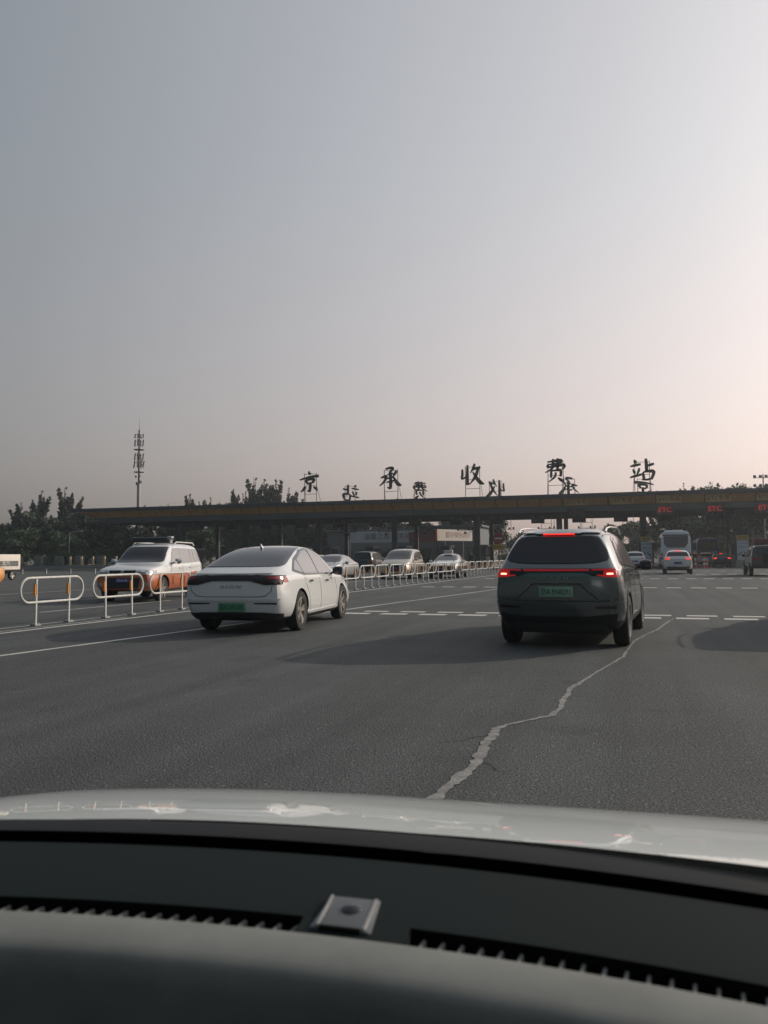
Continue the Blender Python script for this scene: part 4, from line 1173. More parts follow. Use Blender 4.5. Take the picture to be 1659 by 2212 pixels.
tx = small_car('sedan', 'taxi', (-10.55, 48.0, 0), R(182), M['white_car'], 'pale taxi with white roof sign facing us behind the railing', 'F', lower=M['dark_car'])
mb = MB(); mb.box((0, .1, 1.58), (.55, .2, .2)); mb.build('roof_sign', M['sign_white'], tx, bevel=.03)
small_car('sedan', 'sedan', (-18.6, 46.0, 0), R(184), M['white_car'], 'white sedan mostly hidden behind the near white sedan', 'F')
small_car('van', 'dark_van', (-21.4, 66.0, 0), R(0), M['dark_car'], 'dark van driving away in the shade under the canopy', 'B')
small_car('sedan', 'orange_taxi', (-27.42, 26.9, 0), R(180), M['amber_paint'], 'orange taxi cut off at the left edge', 'F')
small_car('hatch', 'hatchback', (3.12, 57.6, 0), R(-1), M['white_car'], 'white hatchback with lit tail lamps right behind the coach', 'B', brake=True)
small_car('sedan', 'dark_sedan', (8.55, 84.6, 0), R(0), M['dark_car'], 'dark sedan with bright red brake lamps entering a toll lane', 'B', brake=True, glass='glass_through')
small_car('jeep', 'off_roader', (7.72, 52.6, 0), R(-1), M['olive_car'], 'grey-green boxy off-roader at the right edge with spare wheel', 'B', glass='glass_dark')
jp = bpy.data.objects['off_roader']
sp = MB(); sp.lathe([(0, -.10), (.30, -.10), (.38, -.06), (.40, 0), (.38, .06), (.30, .10), (0, .10)], 24); so = sp.build('spare_wheel', M['rubber'], jp, smooth=True, loc=(.12, -2.24, 1.02)); so.rotation_euler = (0, 0, R(90))
mb = MB(); mb.box((0, -.6, 2.02), (1.15, 1.3, .32)); mb.build('roof_box', M['maroon'], jp, bevel=.04)
small_car('hatch', 'pale_hatchback', (0.55, 74.5, 0), R(0), M['white_car'], 'small white car half hidden left of the coach', 'B')
small_car('sedan', 'pale_sedan', (8.0, 93.5, 0), R(0), M['silver'], 'pale car just ahead of the dark braking sedan', 'B')
small_car('hatch', 'grey_hatchback', (13.3, 97.0, 0), R(0), M['silver'], 'grey car in the lane beside the boxy off-roader', 'B')
small_car('hatch', 'far_hatchback', (-2.6, 88.0, 0), R(0), M['dark_car'], 'dark car with red lamp behind the champagne SUV\'s door mirror', 'B', brake=True)
small_car('hatch', 'parked_hatchback', (-9.7, 75.0, 0), R(180), M['white_car'], 'white car between railing and the champagne SUV\'s roof pillar', 'F')

# ------------------------------------------------------------------ coaches
def coach(loc, rz, w, l, h, paint, label, accent=None):
    t = empty('coach', loc, rz, label, 'bus')
    mb = MB(); 
    prof = [(-w / 2, .35), (-w / 2, h * .62), (-w / 2 + .10, h - .28), (-w / 2 + .32, h - .04), (0, h), (w / 2 - .32, h - .04), (w / 2 - .10, h - .28), (w / 2, h * .62), (w / 2, .35)]
    mb.prism([(x, -l / 2, z) for x, z in prof], (0, 0, 0), (0, l, 0))
    mb.build('body', paint, t, bevel=.07)
    mb = MB(); mb.box((0, 0, h + .06), (w * .62, l * .5, .16)); mb.build('roof_unit', paint, t, bevel=.05)
    def rp(poly, name, m, d=.02):
        q = MB(); q.prism([(x, -l / 2, z) for x, z in rounded(poly, .09)], (0, -d, 0), (0, .02, 0)); return q.build(name, m, t)
    rp([(-w * .41, h * .86), (w * .41, h * .86), (w * .40, h * .66), (w * .30, h * .56), (-w * .30, h * .56), (-w * .40, h * .66)], 'rear_window', M['glass_through'], .03)
    rp([(-w * .44, h * .90), (w * .44, h * .90), (w * .44, h * .87), (-w * .44, h * .87)], 'rear_lintel', M['black_trim'], .025)
    if accent:
        rp([(-w * .40, h * .53), (w * .40, h * .53), (w * .44, .75), (-w * .44, .75)], 'engine_cover', accent, .025)
    else:
        rp([(-w * .18, h * .475), (w * .18, h * .475), (w * .18, h * .45), (-w * .18, h * .45)], 'rear_badge', M['frame_steel'], .02)
    rp([(-w * .47, .62), (w * .47, .62), (w * .45, .38), (-w * .45, .38)], 'rear_bumper', M['black_trim'] if not accent else M['blue_paint'], .08)
    for s in (-1, 1):
        rp([(s * w * .45, 1.45), (s * w * .49, 1.45), (s * w * .49, .85), (s * w * .45, .85)], 'tail_lamp', M['lamp_glow' if accent else 'lamp_red'], .03)
        rp([(s * w * .42, h * .895), (s * w * .47, h * .895), (s * w * .47, h * .875), (s * w * .42, h * .875)], 'marker_lamp', M['lamp_glow'], .04)
        q = MB(); q.box((s * (w / 2 + .004), 0, h * .70), (.02, l * .9, h * .26)); q.build('side_window_band', M['glass_side'], t)
        q = MB(); q.tube([(s * w * .48, l / 2, h * .86), (s * (w / 2 + .22), l / 2 + .1, h * .80), (s * (w / 2 + .26), l / 2 + .1, h * .70)], .03, 6); q.box((s * (w / 2 + .26), l / 2 + .1, h * .63), (.22, .12, .42)); q.build('mirror_arm', M['black_trim'], t)
        for y in (-l * .28, l * .30):
            q = MB(); q.lathe([(0, -.13), (.30, -.13), (.46, -.11), (.48, -.05), (.48, .05), (.46, .11), (.30, .13), (0, .13)], 24, c=(s * (w / 2 - .15), y, .48)); q.build('wheel', M['rubber'], t, smooth=True)
    return t
coach((4.05, 80.6, 0), R(0), 2.5, 10.5, 3.4, M['coach_white'], 'white coach queuing at the toll lane behind the white hatchback')
coach((8.95, 105.5, 0), R(0), 2.5, 9.5, 3.15, M['blue_paint'], 'blue bus with pale engine cover passing under the canopy', M['pale_blue'])

# ------------------------------------------------------------------ little box truck at the left edge
tk = empty('box_truck', (-39.4, 42.0, 0), R(180), 'small pale box truck beyond the orange taxi at the left edge', 'truck')
mb = MB(); mb.box((0, -.35, 1.18), (1.55, 2.6, 1.0)); mb.build('cargo_box', M['banner_warm'], tk, bevel=.02)
for s in (-1, 1):
    mb = MB(); mb.box((s * .785, -.35, 1.08), (.012, 2.2, .34)); mb.build('side_panel', M['concrete_dark'], tk)
    lettering('北汽', .34, M['banner_warm'], tk, (s * .795, -.35, 1.08), rz=R(90) if s > 0 else R(-90), name='side_lettering')
mb = MB(); mb.prism([(-.72, 1.05, .45), (-.72, 2.1, .45), (-.72, 2.15, .85), (-.72, 1.75, 1.52), (-.72, 1.05, 1.55)], (0, 0, 0), (1.44, 0, 0)); mb.build('cab', M['white_car'], tk, bevel=.05)
mb = MB(); mb.prism([(-.62, 2.13, .92), (-.62, 1.80, 1.46), (.62, 1.80, 1.46), (.62, 2.13, .92)], (0, .015, .01), (0, -.01, -.01)); mb.build('windscreen', M['glass_dark'], tk)
mb = MB(); mb.box((0, 0, .5), (.8, 3.6, .16)); mb.build('chassis', M['black_trim'], tk)
twm = wheel_meshes(.30, .18, 5, 'single')
add_wheels(tk, twm, (-1.0, 1.35), .76, .30, .18)

# ------------------------------------------------------------------ white hoop railing
def stadium(l, z0, z1, r, n=8):
    pts = []
    for cx, cz, a0 in ((l / 2 - r, z1 - r, 90), (l / 2 - r, z0 + r, 0), (-l / 2 + r, z0 + r, -90), (-l / 2 + r, z1 - r, -180)):
        for k in range(n + 1):
            a = R(a0 - 90 * k / n)
            pts.append((0, cx + r * math.cos(a), cz + r * math.sin(a)))
    return pts
def rail_panel():
    t = empty('railing_panel', (0, 0, 0), 0, 'x', 'railing', 'white hoop railing between the carriageways')
    mb = MB(); mb.tube(stadium(1.78, .46, .945, .235), .025, 10, closed=True); mb.build('hoop', M['rail_white'], t, smooth=True)
    for y in (-.47, .47):
        mb = MB(); mb.box((0, y, .475), (.034, .036, .95)); po = mb.build('post', M['rail_white'], t)
        mb = MB(); mb.box((0, y, .02), (.13, .16, .035)); mb.cyl((.03, y + .05, .035), (.03, y + .05, .055), .012, n=6); mb.build('foot_plate', M['steel'], po)
        mb = MB(); mb.box((-.004, y - .026, .70), (.042, .052, .22)); mb.build('reflector', M['amber'], t)
    return t
proto = rail_panel()
ys = [13.63, 15.68, 17.70, 19.72, 21.70, 23.6, 25.45, 27.3]
y = 29.65
while y < 64: ys.append(y); y += 1.855
for i, y in enumerate(ys):
    o = proto if i == 0 else copy_tree(proto)
    o.location = (rl(y) + random.uniform(-.03, .03), y, 0.0)
    o.rotation_euler = (0, random.uniform(-.012, .012), -math.atan(.0475) + random.uniform(-.02, .02))
    if i < 3: o['label'] = 'white tubular railing hoop with amber reflectors, %s from the left edge' % ORD[i]
    elif i < 8: o['label'] = 'white railing hoop hidden behind the white sedan, %s of five' % ORD[i - 3]
    else: o['label'] = 'small white railing hoop, %s beyond the white sedan\'s door mirror' % ORD[i - 8]

# ------------------------------------------------------------------ signs
s = empty('no_entry_sign', (-12.45, 80.0, 0), 0, 'round red no-entry sign above a brown-yellow plate beside the railing\'s end', 'road sign')
mb = MB(); mb.cyl((0, .1, 0), (0, .1, 3.6), .06, n=10); mb.build('pole', M['column'], s)
mb = MB(); mb.cyl((0, 0, 3.06), (0, .05, 3.06), .57, n=40); mb.build('disc', M['sign_red'], s)
mb = MB(); mb.box((0, -.015, 3.06), (.78, .02, .14)); mb.build('white_bar', M['sign_white'], s)
p = MB(); p.box((0, .03, 2.18), (1.25, .05, .62)); pl = p.build('plate', M['sign_yellow'], s)
lettering('禁止驶入', .27, M['etc_ink'], pl, (0, -.005, 2.18), extrude=.006)
def lane_board(x, y, lab):
    s = empty('lane_board', (x, y, 0), 0, lab, 'sign', 'white direction boards on the islands')
    mb = MB(); mb.box((0, 0, 1.62), (1.05, .12, 2.0)); b = mb.build('panel', M['sign_white'], s)
    mb = MB(); mb.box((0, 0, 2.90), (1.10, .14, .44)); c = mb.build('header', M['sign_yellow'], s)
    lettering('请减速', .26, M['etc_ink'], c, (0, -.075, 2.90), extrude=.004)
    lettering('ETC车道', .25, M['banner_ink'], b, (0, -.065, 2.34), extrude=.004)
    lettering('专用入口', .25, M['banner_ink'], b, (0, -.065, 1.94), extrude=.004)
    for sx in (-1, 1):
        q = MB(); q.box((sx * .24, -.07, 1.35), (.42, .02, .10), ry=sx * R(45)); q.prism([(sx * .46, -.07, 1.14), (sx * .46, -.07, 1.34), (sx * .26, -.07, 1.14)], (0, -.01, 0), (0, .01, 0)); q.build('arrow', M['banner_ink'], b)
        q = MB(); q.box((sx * .62, .05, 1.4), (.16, .18, 2.3)); q.build('side_post', M['column'], s)
    mb = MB(); mb.box((0, .05, .35), (1.3, .3, .7)); mb.build('base', M['concrete'], s)
lane_board(1.75, 84.9, 'white lane board with arrows on the island left of the coach')
lane_board(10.7, 84.9, 'white lane board with arrows on the island right of the dark sedan')
for i, (x, y) in enumerate(((2.1, 80.5), (6.0, 80.5), (6.7, 79.8), (7.0, 80.6), (5.6, 81.5), (1.5, 81.2), (10.4, 80.5), (11.2, 80.2))):
    c = empty('traffic_cone', (x, y, 0), 0, 'red and white striped traffic bollard before the islands, %s' % ord_left(sorted([2.1, 6.0, 6.7, 7.0, 5.6, 1.5, 10.4, 11.2]).index(x)), 'traffic cone', 'striped bollards at the island noses')
    mb = MB(); mb.lathe([(.20, 0), (.20, .04), (.14, .05), (.125, .3)], 14, axis='Z'); mb.build('base', M['cone_red'], c)
    for k, (a, b) in enumerate(((.3, .5), (.5, .7), (.7, .9), (.9, 1.05))):
        mb = MB(); mb.cyl((0, 0, a), (0, 0, b), .125 - .04 * a, .125 - .04 * b, n=14); mb.build('band', M['sign_white'] if k % 2 == 0 else M['cone_red'], c)

# ------------------------------------------------------------------ buildings behind the canopy
def building(x0, x1, y, d, h, lab, name='service_building', wm='wall_dark', bays=8):
    t = empty(name, ((x0 + x1) / 2, y + d / 2, 0), 0, lab, 'building')
    w = x1 - x0
    mb = MB(); mb.box((0, 0, h / 2), (w, d, h)); mb.build('wall', M[wm], t)
    mb = MB(); mb.box((0, 0, h + .15), (w + .8, d + .8, .3)); mb.build('roof', M['canopy_grey'], t, bevel=.03)
    for k in range(bays):
        x = -w / 2 + (k + .5) * w / bays
        mb = MB(); mb.box((x, -d / 2 - .02, 1.75), (w / bays * .72, .08, 1.9)); f = mb.build('window', M['booth'], t)
        mb = MB(); mb.box((x, -d / 2 - .065, 1.75), (w / bays * .64, .02, 1.7)); mb.build('pane', M['glass_through'], f)
    return t
building(-47, -27.5, 122, 8, 5.4, 'low dark service building behind the left half of the canopy')
building(-30, -20.8, 116, 8, 5.6, 'low dark building under the pale banner behind the canopy', bays=4)
bn = empty('banner', (-36.2, 117.5, 3.4), 0, 'long pale grey banner with dark characters behind the canopy columns', 'banner')
mb = MB(); mb.box((0, 0, 1.0), (10.6, .08, 1.75)); c = mb.build('cloth', M['banner'], bn)
lettering('温馨之道 之幸福', 1.05, M['banner_ink'], c, (.8, -.05, 1.0), extrude=.01)
for sx in (-5.3, 5.3):
    mb = MB(); mb.cyl((sx, .1, -3.4), (sx, .1, 2.0), .06); mb.build('pole', M['steel'], bn)
bn = empty('banner_board', (-23.6, 111.6, 3.3), R(60), 'bright white sign board with faded reddish characters behind the canopy', 'banner')
mb = MB(); mb.box((0, 0, 1.0), (7.4, .16, 1.6)); c = mb.build('board', M['banner_warm'], bn)
mb = MB(); mb.box((-3.75, 0, 1.0), (.14, .2, 1.64)); mb.build('yellow_edge', M['amber_paint'], bn)
lettering('倡导绿色出行', .88, M['banner_pink'], c, (.6, -.09, 1.0), extrude=.01)
for sx in (-1.9, 1.9):
    mb = MB(); mb.cyl((sx, .1, -3.3), (sx, .1, .3), .07); mb.build('post', M['steel'], bn)
mr = empty('maroon_board', (-28.6, 113.6, 0), 0, 'dull maroon panel left of the bright sign board', 'sign')
mb = MB(); mb.box((0, 0, 4.2), (4.6, .12, 1.5)); mb.build('panel', M['maroon'], mr)
for sx in (-2.1, 2.1):
    mb = MB(); mb.box((sx, .1, 1.8), (.12, .12, 3.6)); mb.build('post', M['column'], mr)

# ------------------------------------------------------------------ fence, barrier and kerb at the far left
fw = empty('boundary_wall', (-58.0, 78.0, 0), 0, 'low tan masonry wall with upright pale posts at far left', 'wall')
mb = MB(); mb.box((0, 0, .34), (9.0, .5, .68)); mb.build('base_wall', M['tan'], fw, bevel=.03)
for k in range(6):
    mb = MB(); mb.box((-4.0 + k * 1.55, 0, 1.15), (.22, .22, 1.0)); mb.build('post', M['tan'], fw)
fw2 = empty('pillar_fence', (-74.0, 86.0, 0), R(8), 'row of squat grey concrete pillars before the trees at far left', 'fence')
for k in range(7):
    mb = MB(); mb.box((-8 + k * 2.9, 0, .9), (1.0, .6, 1.8)); mb.build('pillar', M['concrete_dark'], fw2, bevel=.05)
mb = MB(); mb.box((0, .1, .3), (24, .3, .6)); mb.build('plinth', M['concrete_dark'], fw2)
gr = empty('crash_barrier', (-52.0, 60.0, 0), R(3), 'grey steel crash barrier beyond the oncoming lanes at left', 'barrier')
mb = MB(); mb.prism([(-14, -.04, .48), (-14, .02, .54), (-14, -.04, .62), (-14, .02, .70), (-14, -.04, .78), (-14, .05, .78), (-14, .05, .48)], (0, 0, 0), (26, 0, 0)); mb.build('beam', M['steel'], gr)
for k in range(11):
    mb = MB(); mb.box((-13.4 + k * 2.5, .1, .38), (.10, .10, .76)); mb.build('post', M['steel'], gr)
kb = empty('verge_kerb', (-66, 74, 0), R(6), 'low concrete kerb along the planted verge at far left', 'kerb')
mb = MB(); mb.box((0, 0, .08), (40, .3, .16)); mb.build('kerbstone', M['concrete'], kb)

# ------------------------------------------------------------------ telecom mast, lamp masts
tm = empty('telecom_mast', (-86.8, 128.0, 0), 0, 'tall thin telecom mast with antenna panels behind the canopy', 'mast')
mb = MB(); mb.cyl((0, 0, 0), (0, 0, 15.5), .42, .32, 14); mb.build('lower_pole', M['steel'], tm, smooth=True)
mb = MB(); mb.cyl((0, 0, 15.5), (0, 0, 25.4), .17, .13, 12); mb.build('upper_pole', M['device'], tm, smooth=True)
mb = MB(); mb.cyl((0, 0, 25.4), (0, 0, 27.6), .03, .02, 6); mb.build('lightning_rod', M['device'], tm)
for z, r in ((17.4, .95), (21.6, .95)):
    mb = MB(); mb.lathe([(.15, 0), (r, 0), (r, .10), (.15, .10)], 20, axis='Z', c=(0, 0, z)); mb.build('platform', M['device'], tm)
for z, l, tilt, rr in ((24.2, .75, 8, .75), (22.9, 1.3, 4, .75), (20.3, 1.35, 6, .75), (18.9, 1.3, 10, .85)):
    for a in (-160, -75, 20, 100):
        x, y = rr * math.cos(R(a)), rr * math.sin(R(a))
        mb = MB(); mb.box((0, 0, 0), (.20, .14, l)); o = mb.build('antenna_panel', M['device'] if a != 20 else M['frame_steel'], tm, loc=(x, y, z)); o.rotation_euler = (0, R(-tilt) * (1 if x < 0 else -1), R(a))
        mb = MB(); mb.cyl((x, y, z - .3), (x * .1, y * .1, z - .3), .03, n=5); mb.cyl((x, y, z + .3), (x * .1, y * .1, z + .3), .03, n=5); mb.build('antenna_arm', M['device'], tm)
for (x, z, s_) in ((-.5, 16.6, .22), (.35, 16.7, .2), (.55, 15.6, .3), (-.3, 15.3, .28), (.75, 18.8, .22), (.75, 19.4, .2)):
    mb = MB(); mb.lathe([(0, -.12), (s_, -.06), (s_, .05), (0, .1)], 12, c=(x, -.2, z)); mb.build('dish', M['device'], tm, smooth=True)
hm = empty('floodlight_mast', (17.4, 116, 0), 0, 'floodlight mast above the canopy at the right edge', 'lamp post')
mb = MB(); mb.cyl((0, 0, 0), (0, 0, 11.9), .16, .08, 10); mb.build('pole', M['steel'], hm)
for z in (10.2, 11.4):
    mb = MB(); mb.box((0, 0, z), (2.4, .1, .08)); mb.build('cross_arm', M['steel'], hm)
    for k in range(4):
        mb = MB(); mb.box((-1.05 + k * .7, -.15, z + .2), (.34, .3, .26), rx=R(20)); mb.build('floodlight', M['device'], hm)
for i, (x, y, hh) in enumerate(((-13.0, 150, 8.6), (-9.4, 170, 9.0), (-76.5, 96, 5.2), (-66.5, 99, 4.6))):
    lp = empty('street_lamp', (x, y, 0), 0, ['thin grey lamp post in the gap left of the champagne SUV', 'farther thin lamp post in the gap left of the champagne SUV', 'slim pole before the trees at far left', 'slim pole under the canopy\'s left end'][i], 'lamp post')
    mb = MB(); mb.tube([(0, 0, 0), (0, 0, hh * .9), (.15, 0, hh), (1.6, 0, hh + .15)], [.09, .06, .05, .04], 8); mb.build('pole', M['steel'], lp)
    mb = MB(); mb.box((1.8, 0, hh + .15), (.7, .22, .1)); mb.build('lamp_head', M['steel'], lp, bevel=.03)

# ------------------------------------------------------------------ trees
def leaf_cloud(clumps, n, size, seed, up=.0):
    rnd = random.Random(seed)
    vs, fs = [], []
    tot = sum(c[3] * c[4] * c[5] for c in clumps) ** 1.0
    for c in clumps:
        cnt = max(8, int(n * (c[3] * c[4] * c[5]) / tot))
        for _ in range(cnt):
            while True:
                u = Vector((rnd.uniform(-1, 1), rnd.uniform(-1, 1), rnd.uniform(-1, 1)))
                if u.length <= 1: break
            u = u * (0.55 + .45 * rnd.random()) if u.length > .01 else u
            p = Vector((c[0] + u.x * c[3], c[1] + u.y * c[4], c[2] + u.z * c[5]))
            s = size * rnd.uniform(.55, 1.35)
            nrm = Vector((rnd.gauss(0, 1), rnd.gauss(0, 1), rnd.gauss(0, 1) + up)).normalized()
            a = nrm.orthogonal().normalized(); b = nrm.cross(a)
            t = rnd.uniform(0, 6.28)
            a, b = a * math.cos(t) + b * math.sin(t), b * math.cos(t) - a * math.sin(t)
            k = len(vs)
            vs += [p - a * s * .5, p + b * s * .28 + a * s * .05, p + a * s * .55, p - b * s * .28 + a * s * .05]
            fs.append((k, k + 1, k + 2, k + 3))
    me = bpy.data.meshes.new('crown')
    me.from_pydata([tuple(v) for v in vs], [], fs)
    me.update()
    return me
def broad_tree(seed, h, r, leafm, n=3200, size=.42):
    rnd = random.Random(seed)
    tr = MB()
    tr.tube([(0, 0, 0), (rnd.uniform(-.1, .1), 0, h * .25), (rnd.uniform(-.2, .2), rnd.uniform(-.2, .2), h * .55), (0, 0, h * .8)], [.22, .17, .11, .04], 8)
    clumps = []
    for k in range(17):
        a = rnd.uniform(0, 6.28); q = rnd.random() ** .6; z = h * rnd.uniform(.28, .92)
        rr = r * q * (1.05 - .55 * abs(z / h - .5) * 1.4)
        x, y = rr * math.cos(a), rr * math.sin(a)
        s = r * rnd.uniform(.26, .46)
        clumps.append((x, y, z, s, s, s * rnd.uniform(.6, .9)))
        if k % 2 == 0: tr.tube([(0, 0, h * rnd.uniform(.25, .5)), (x * .5, y * .5, z * .8), (x, y, z)], [.10, .06, .02], 6)
    return tr.mesh('trunk', True), leaf_cloud(clumps, n, size, seed), leafm
def poplar(seed, h, r, leafm, n=12000, size=.34):
    rnd = random.Random(seed)
    tr = MB()
    tr.tube([(0, 0, 0), (0, 0, h * .5), (rnd.uniform(-.3, .3), 0, h * .97)], [.2, .13, .02], 8)
    clumps = []
    for k in range(30):
        a = rnd.uniform(0, 6.28); base = h * (.12 + .62 * (k / 30))
        ln = h * rnd.uniform(.12, .26); q = r * rnd.uniform(.55, 1) * (1.15 - .75 * (base / h))
        x0, y0 = q * .3 * math.cos(a), q * .3 * math.sin(a); x1, y1 = q * math.cos(a), q * math.sin(a)
        tr.tube([(0, 0, base - .6), (x0, y0, base), (x1, y1, base + ln)], [.07, .05, .015], 5)
        for j in range(5):
            t = (j + .3) / 5
            w = .64 * (1.1 - .6 * t) * rnd.uniform(.7, 1.25)
            clumps.append((x0 + (x1 - x0) * t, y0 + (y1 - y0) * t, base + ln * t, w, w, ln * .16))
    for j in range(12):
        z = h * (.22 + .066 * j); w = .85 * (1.15 - .085 * j) * rnd.uniform(.75, 1.1)
        clumps.append((rnd.uniform(-.25, .25), rnd.uniform(-.25, .25), z, w, w, h * .045))
    return tr.mesh('trunk', True), leaf_cloud(clumps, n, size, seed, .4), leafm
TREES = {'b0': broad_tree(1, 8.5, 4.2, M['leaf_dark'], 8500), 'b1': broad_tree(2, 7.6, 4.6, M['leaf_dark'], 8500), 'b2': broad_tree(3, 7.0, 3.8, M['leaf_mid'], 7500), 'b3': broad_tree(4, 9.5, 4.4, M['leaf_mid'], 8500),
         'bush': broad_tree(5, 2.6, 2.6, M['leaf_mid'], 3200, .22), 'light': broad_tree(6, 4.6, 2.8, M['leaf_light'], 4000, .27),
         'p0': poplar(11, 13.5, 2.6, M['leaf_pop']), 'p1': poplar(12, 12.5, 3.2, M['leaf_pop']), 'p2': poplar(13, 14.5, 2.2, M['leaf_pop'])}
for k, (t, c, m) in TREES.items():
    t.materials.append(M['bark']); c.materials.append(m)
def tree(kind, x, y, s, label, group, sz=None, name='tree'):
    t = empty(name, (x, y, 0), random.uniform(0, 6.28), label, 'tree' if kind not in ('bush',) else 'bush', group)
    a, c, m = TREES[kind]
    for nm, me in (('trunk', a), ('crown', c)):
        o = bpy.data.objects.new(nm, me); col.objects.link(o); o.parent = t
    t.scale = (s, s, sz or s)
    return t
# tall poplars that rise above the canopy's left part
rt = random.Random(5)
PX = [(-108, 113, 'p1', 1.0), (-101, 114, 'p1', .93), (-97.5, 115, 'p0', 1.02), (-93.5, 116, 'p2', 1.0), (-91, 115, 'p1', 1.03), (-85.2, 116, 'p1', .80), (-81.5, 122, 'p0', .82), (-78, 124, 'p1', .90), (-73.5, 127, 'p0', .88), (-69, 128, 'p2', .80)]
for i, (x, y, k, s) in enumerate(PX):
    tree(k, x, y, s, 'tall dark poplar standing behind the trees at left, %s' % ord_left(i), 'poplars left of and behind the canopy', name='poplar_tree')
PX = [(-92, 138, .92), (-87, 139, .95), (-82, 138, 1.0), (-78.5, 140, 1.02), (-76, 139, 1.0), (-73.5, 140, 1.06), (-72, 142, 1.1), (-70.5, 138, 1.12), (-68.5, 139, 1.2), (-67, 140, 1.26), (-65.2, 139, 1.22), (-63.5, 138, 1.16), (-61.8, 140, 1.12), (-60, 139, 1.04), (-50, 150, .92), (-47.5, 152, .97), (-45.5, 151, .95), (-43, 150, .92)]
for i, (x, y, s) in enumerate(PX):
    tree(('p0', 'p1', 'p2')[i % 3], x, y, s, 'poplar top showing above the canopy roof, %s' % ord_left(i), 'poplar tops above the canopy', name='poplar_tree')
BX = []
for i in range(20):
    x = -124 + i * 3.1 + rt.uniform(-.6, .6); y = 97 + rt.uniform(-3, 4) + max(0, (i - 7)) * 1.4
    BX.append((x, y, rt.choice(['b0', 'b1', 'b0', 'b2']), rt.uniform(.85, 1.08)))
for i, (x, y, k, s) in enumerate(BX):
    tree(k, x, y, s, 'dense dark green tree in the belt at far left, %s' % ord_left(i), 'tree belt at far left', name='broadleaf_tree')
for i in range(15):
    x = -73 + i * 3.6 + rt.uniform(-1, 1)
    tree(rt.choice(['b0', 'b1', 'b3']), x, 129 + rt.uniform(0, 8), rt.uniform(.82, 1.0), 'shaded tree seen under the canopy between its columns, %s' % ord_left(i), 'trees behind the canopy', name='broadleaf_tree')
for i, (x, y, k, s) in enumerate(((-103, 92, 'light', 1.15), (-97, 93, 'b2', .88), (-90, 94, 'b2', .82), (-84, 95, 'b2', .85), (-79, 97, 'b2', .80), (-108, 90, 'b2', .9))):
    tree(k, x, y, s, 'lower bright green tree in front of the dark belt, %s' % ord_left([-103, -97, -90, -84, -79, -108].index(x)), 'lower trees at far left', name='small_tree')
for i in range(12):
    x = -100 + i * 3.6
    tree('bush', x, 88.5 + i * .7 + rt.uniform(-.5, .5), rt.uniform(.7, 1.1), 'low green bush behind the pillars at far left, %s' % ord_left(i), 'bushes along the far-left verge', name='bush')
for i, x in enumerate((-33.4, -31.2, -29.2, -21.0, -16.5, -13.5)):
    tree('bush', x, 112 + (i % 3), rt.uniform(.5, .8), 'sunlit shrub under the banners behind the canopy, %s' % ord_left(i), 'shrubs behind the canopy', name='shrub')
RX = [(-17.0, 140, 'b2', .78), (-13.5, 146, 'b2', .62), (-5.0, 158, 'b3', .66), (-1.6, 152, 'b2', .98), (1.6, 156, 'b3', .78), (4.6, 131, 'p1', .92), (7.5, 128, 'b3', 1.12), (11.5, 133, 'b0', 1.25), (15.5, 130, 'b3', 1.2), (19.5, 132, 'b1', 1.4), (23.0, 129, 'b3', 1.25), (27.0, 133, 'b0', 1.4), (31.5, 131, 'b3', 1.3), (36, 134, 'b1', 1.5), (41, 131, 'b3', 1.4), (9.0, 140, 'p0', 1.0), (13.5, 142, 'p2', .95), (18.0, 141, 'p1', 1.0)]
for i, (x, y, k, s) in enumerate(RX):
    tree(k, x, y, s, 'hazy green tree beyond the toll lanes at right, %s' % ord_left(i), 'trees beyond the toll lanes at right', name='hazy_tree')
for i, x in enumerate((14.2, 17.5, 21, 25)):
    tree('light', x, 120 + i % 2, .85, 'bright leafy tree beyond the rightmost lanes, %s' % ord_left(i), 'bright trees at right', name='bright_tree')
# a distant wooded band closes the view
fb = random.Random(9)
cl = []
for i in range(150):
    x = -260 + i * 3.6
    if -22 < x < 6: continue
    cl.append((x, 215 + fb.uniform(-6, 6), 4 + fb.uniform(-1, 1.5), 4.0, 3.0, fb.uniform(3.5, 5.0)))
me = leaf_cloud(cl, 26000, 1.0, 77); me.materials.append(M['leaf_dark'])
tag(link_mesh('treeline', me, None), 'far dark wooded band along the horizon', None, None, 'stuff')
cl = [(-26 + i * 3.0, 330 + fb.uniform(-8, 8), 2.5, 4.0, 3.0, fb.uniform(2.5, 4.0)) for i in range(24)]
me = leaf_cloud(cl, 5000, 1.2, 78); me.materials.append(M['leaf_mid'])
tag(link_mesh('far_treeline', me, None), 'faint far wooded band in the gap under the canopy', None, None, 'stuff')

# unseen roadside trees added behind us to darken reflections in the cars' rears
cl = [(-60 + fb.uniform(-4, 4) if i % 2 else 48 + fb.uniform(-4, 4), 30 - i * 3.0, 4.0, 4.5, 4.5, fb.uniform(3.5, 5.0)) for i in range(60)]
cl += [(-60 + i * 3.2, -150 + fb.uniform(-5, 5), 5.0, 4.0, 4.0, fb.uniform(4, 6)) for i in range(36)]
me = leaf_cloud(cl, 16000, 1.1, 79); me.materials.append(M['leaf_dark'])
tag(link_mesh('added_treeline', me, None), 'unseen roadside trees added behind the viewpoint', None, None, 'stuff')

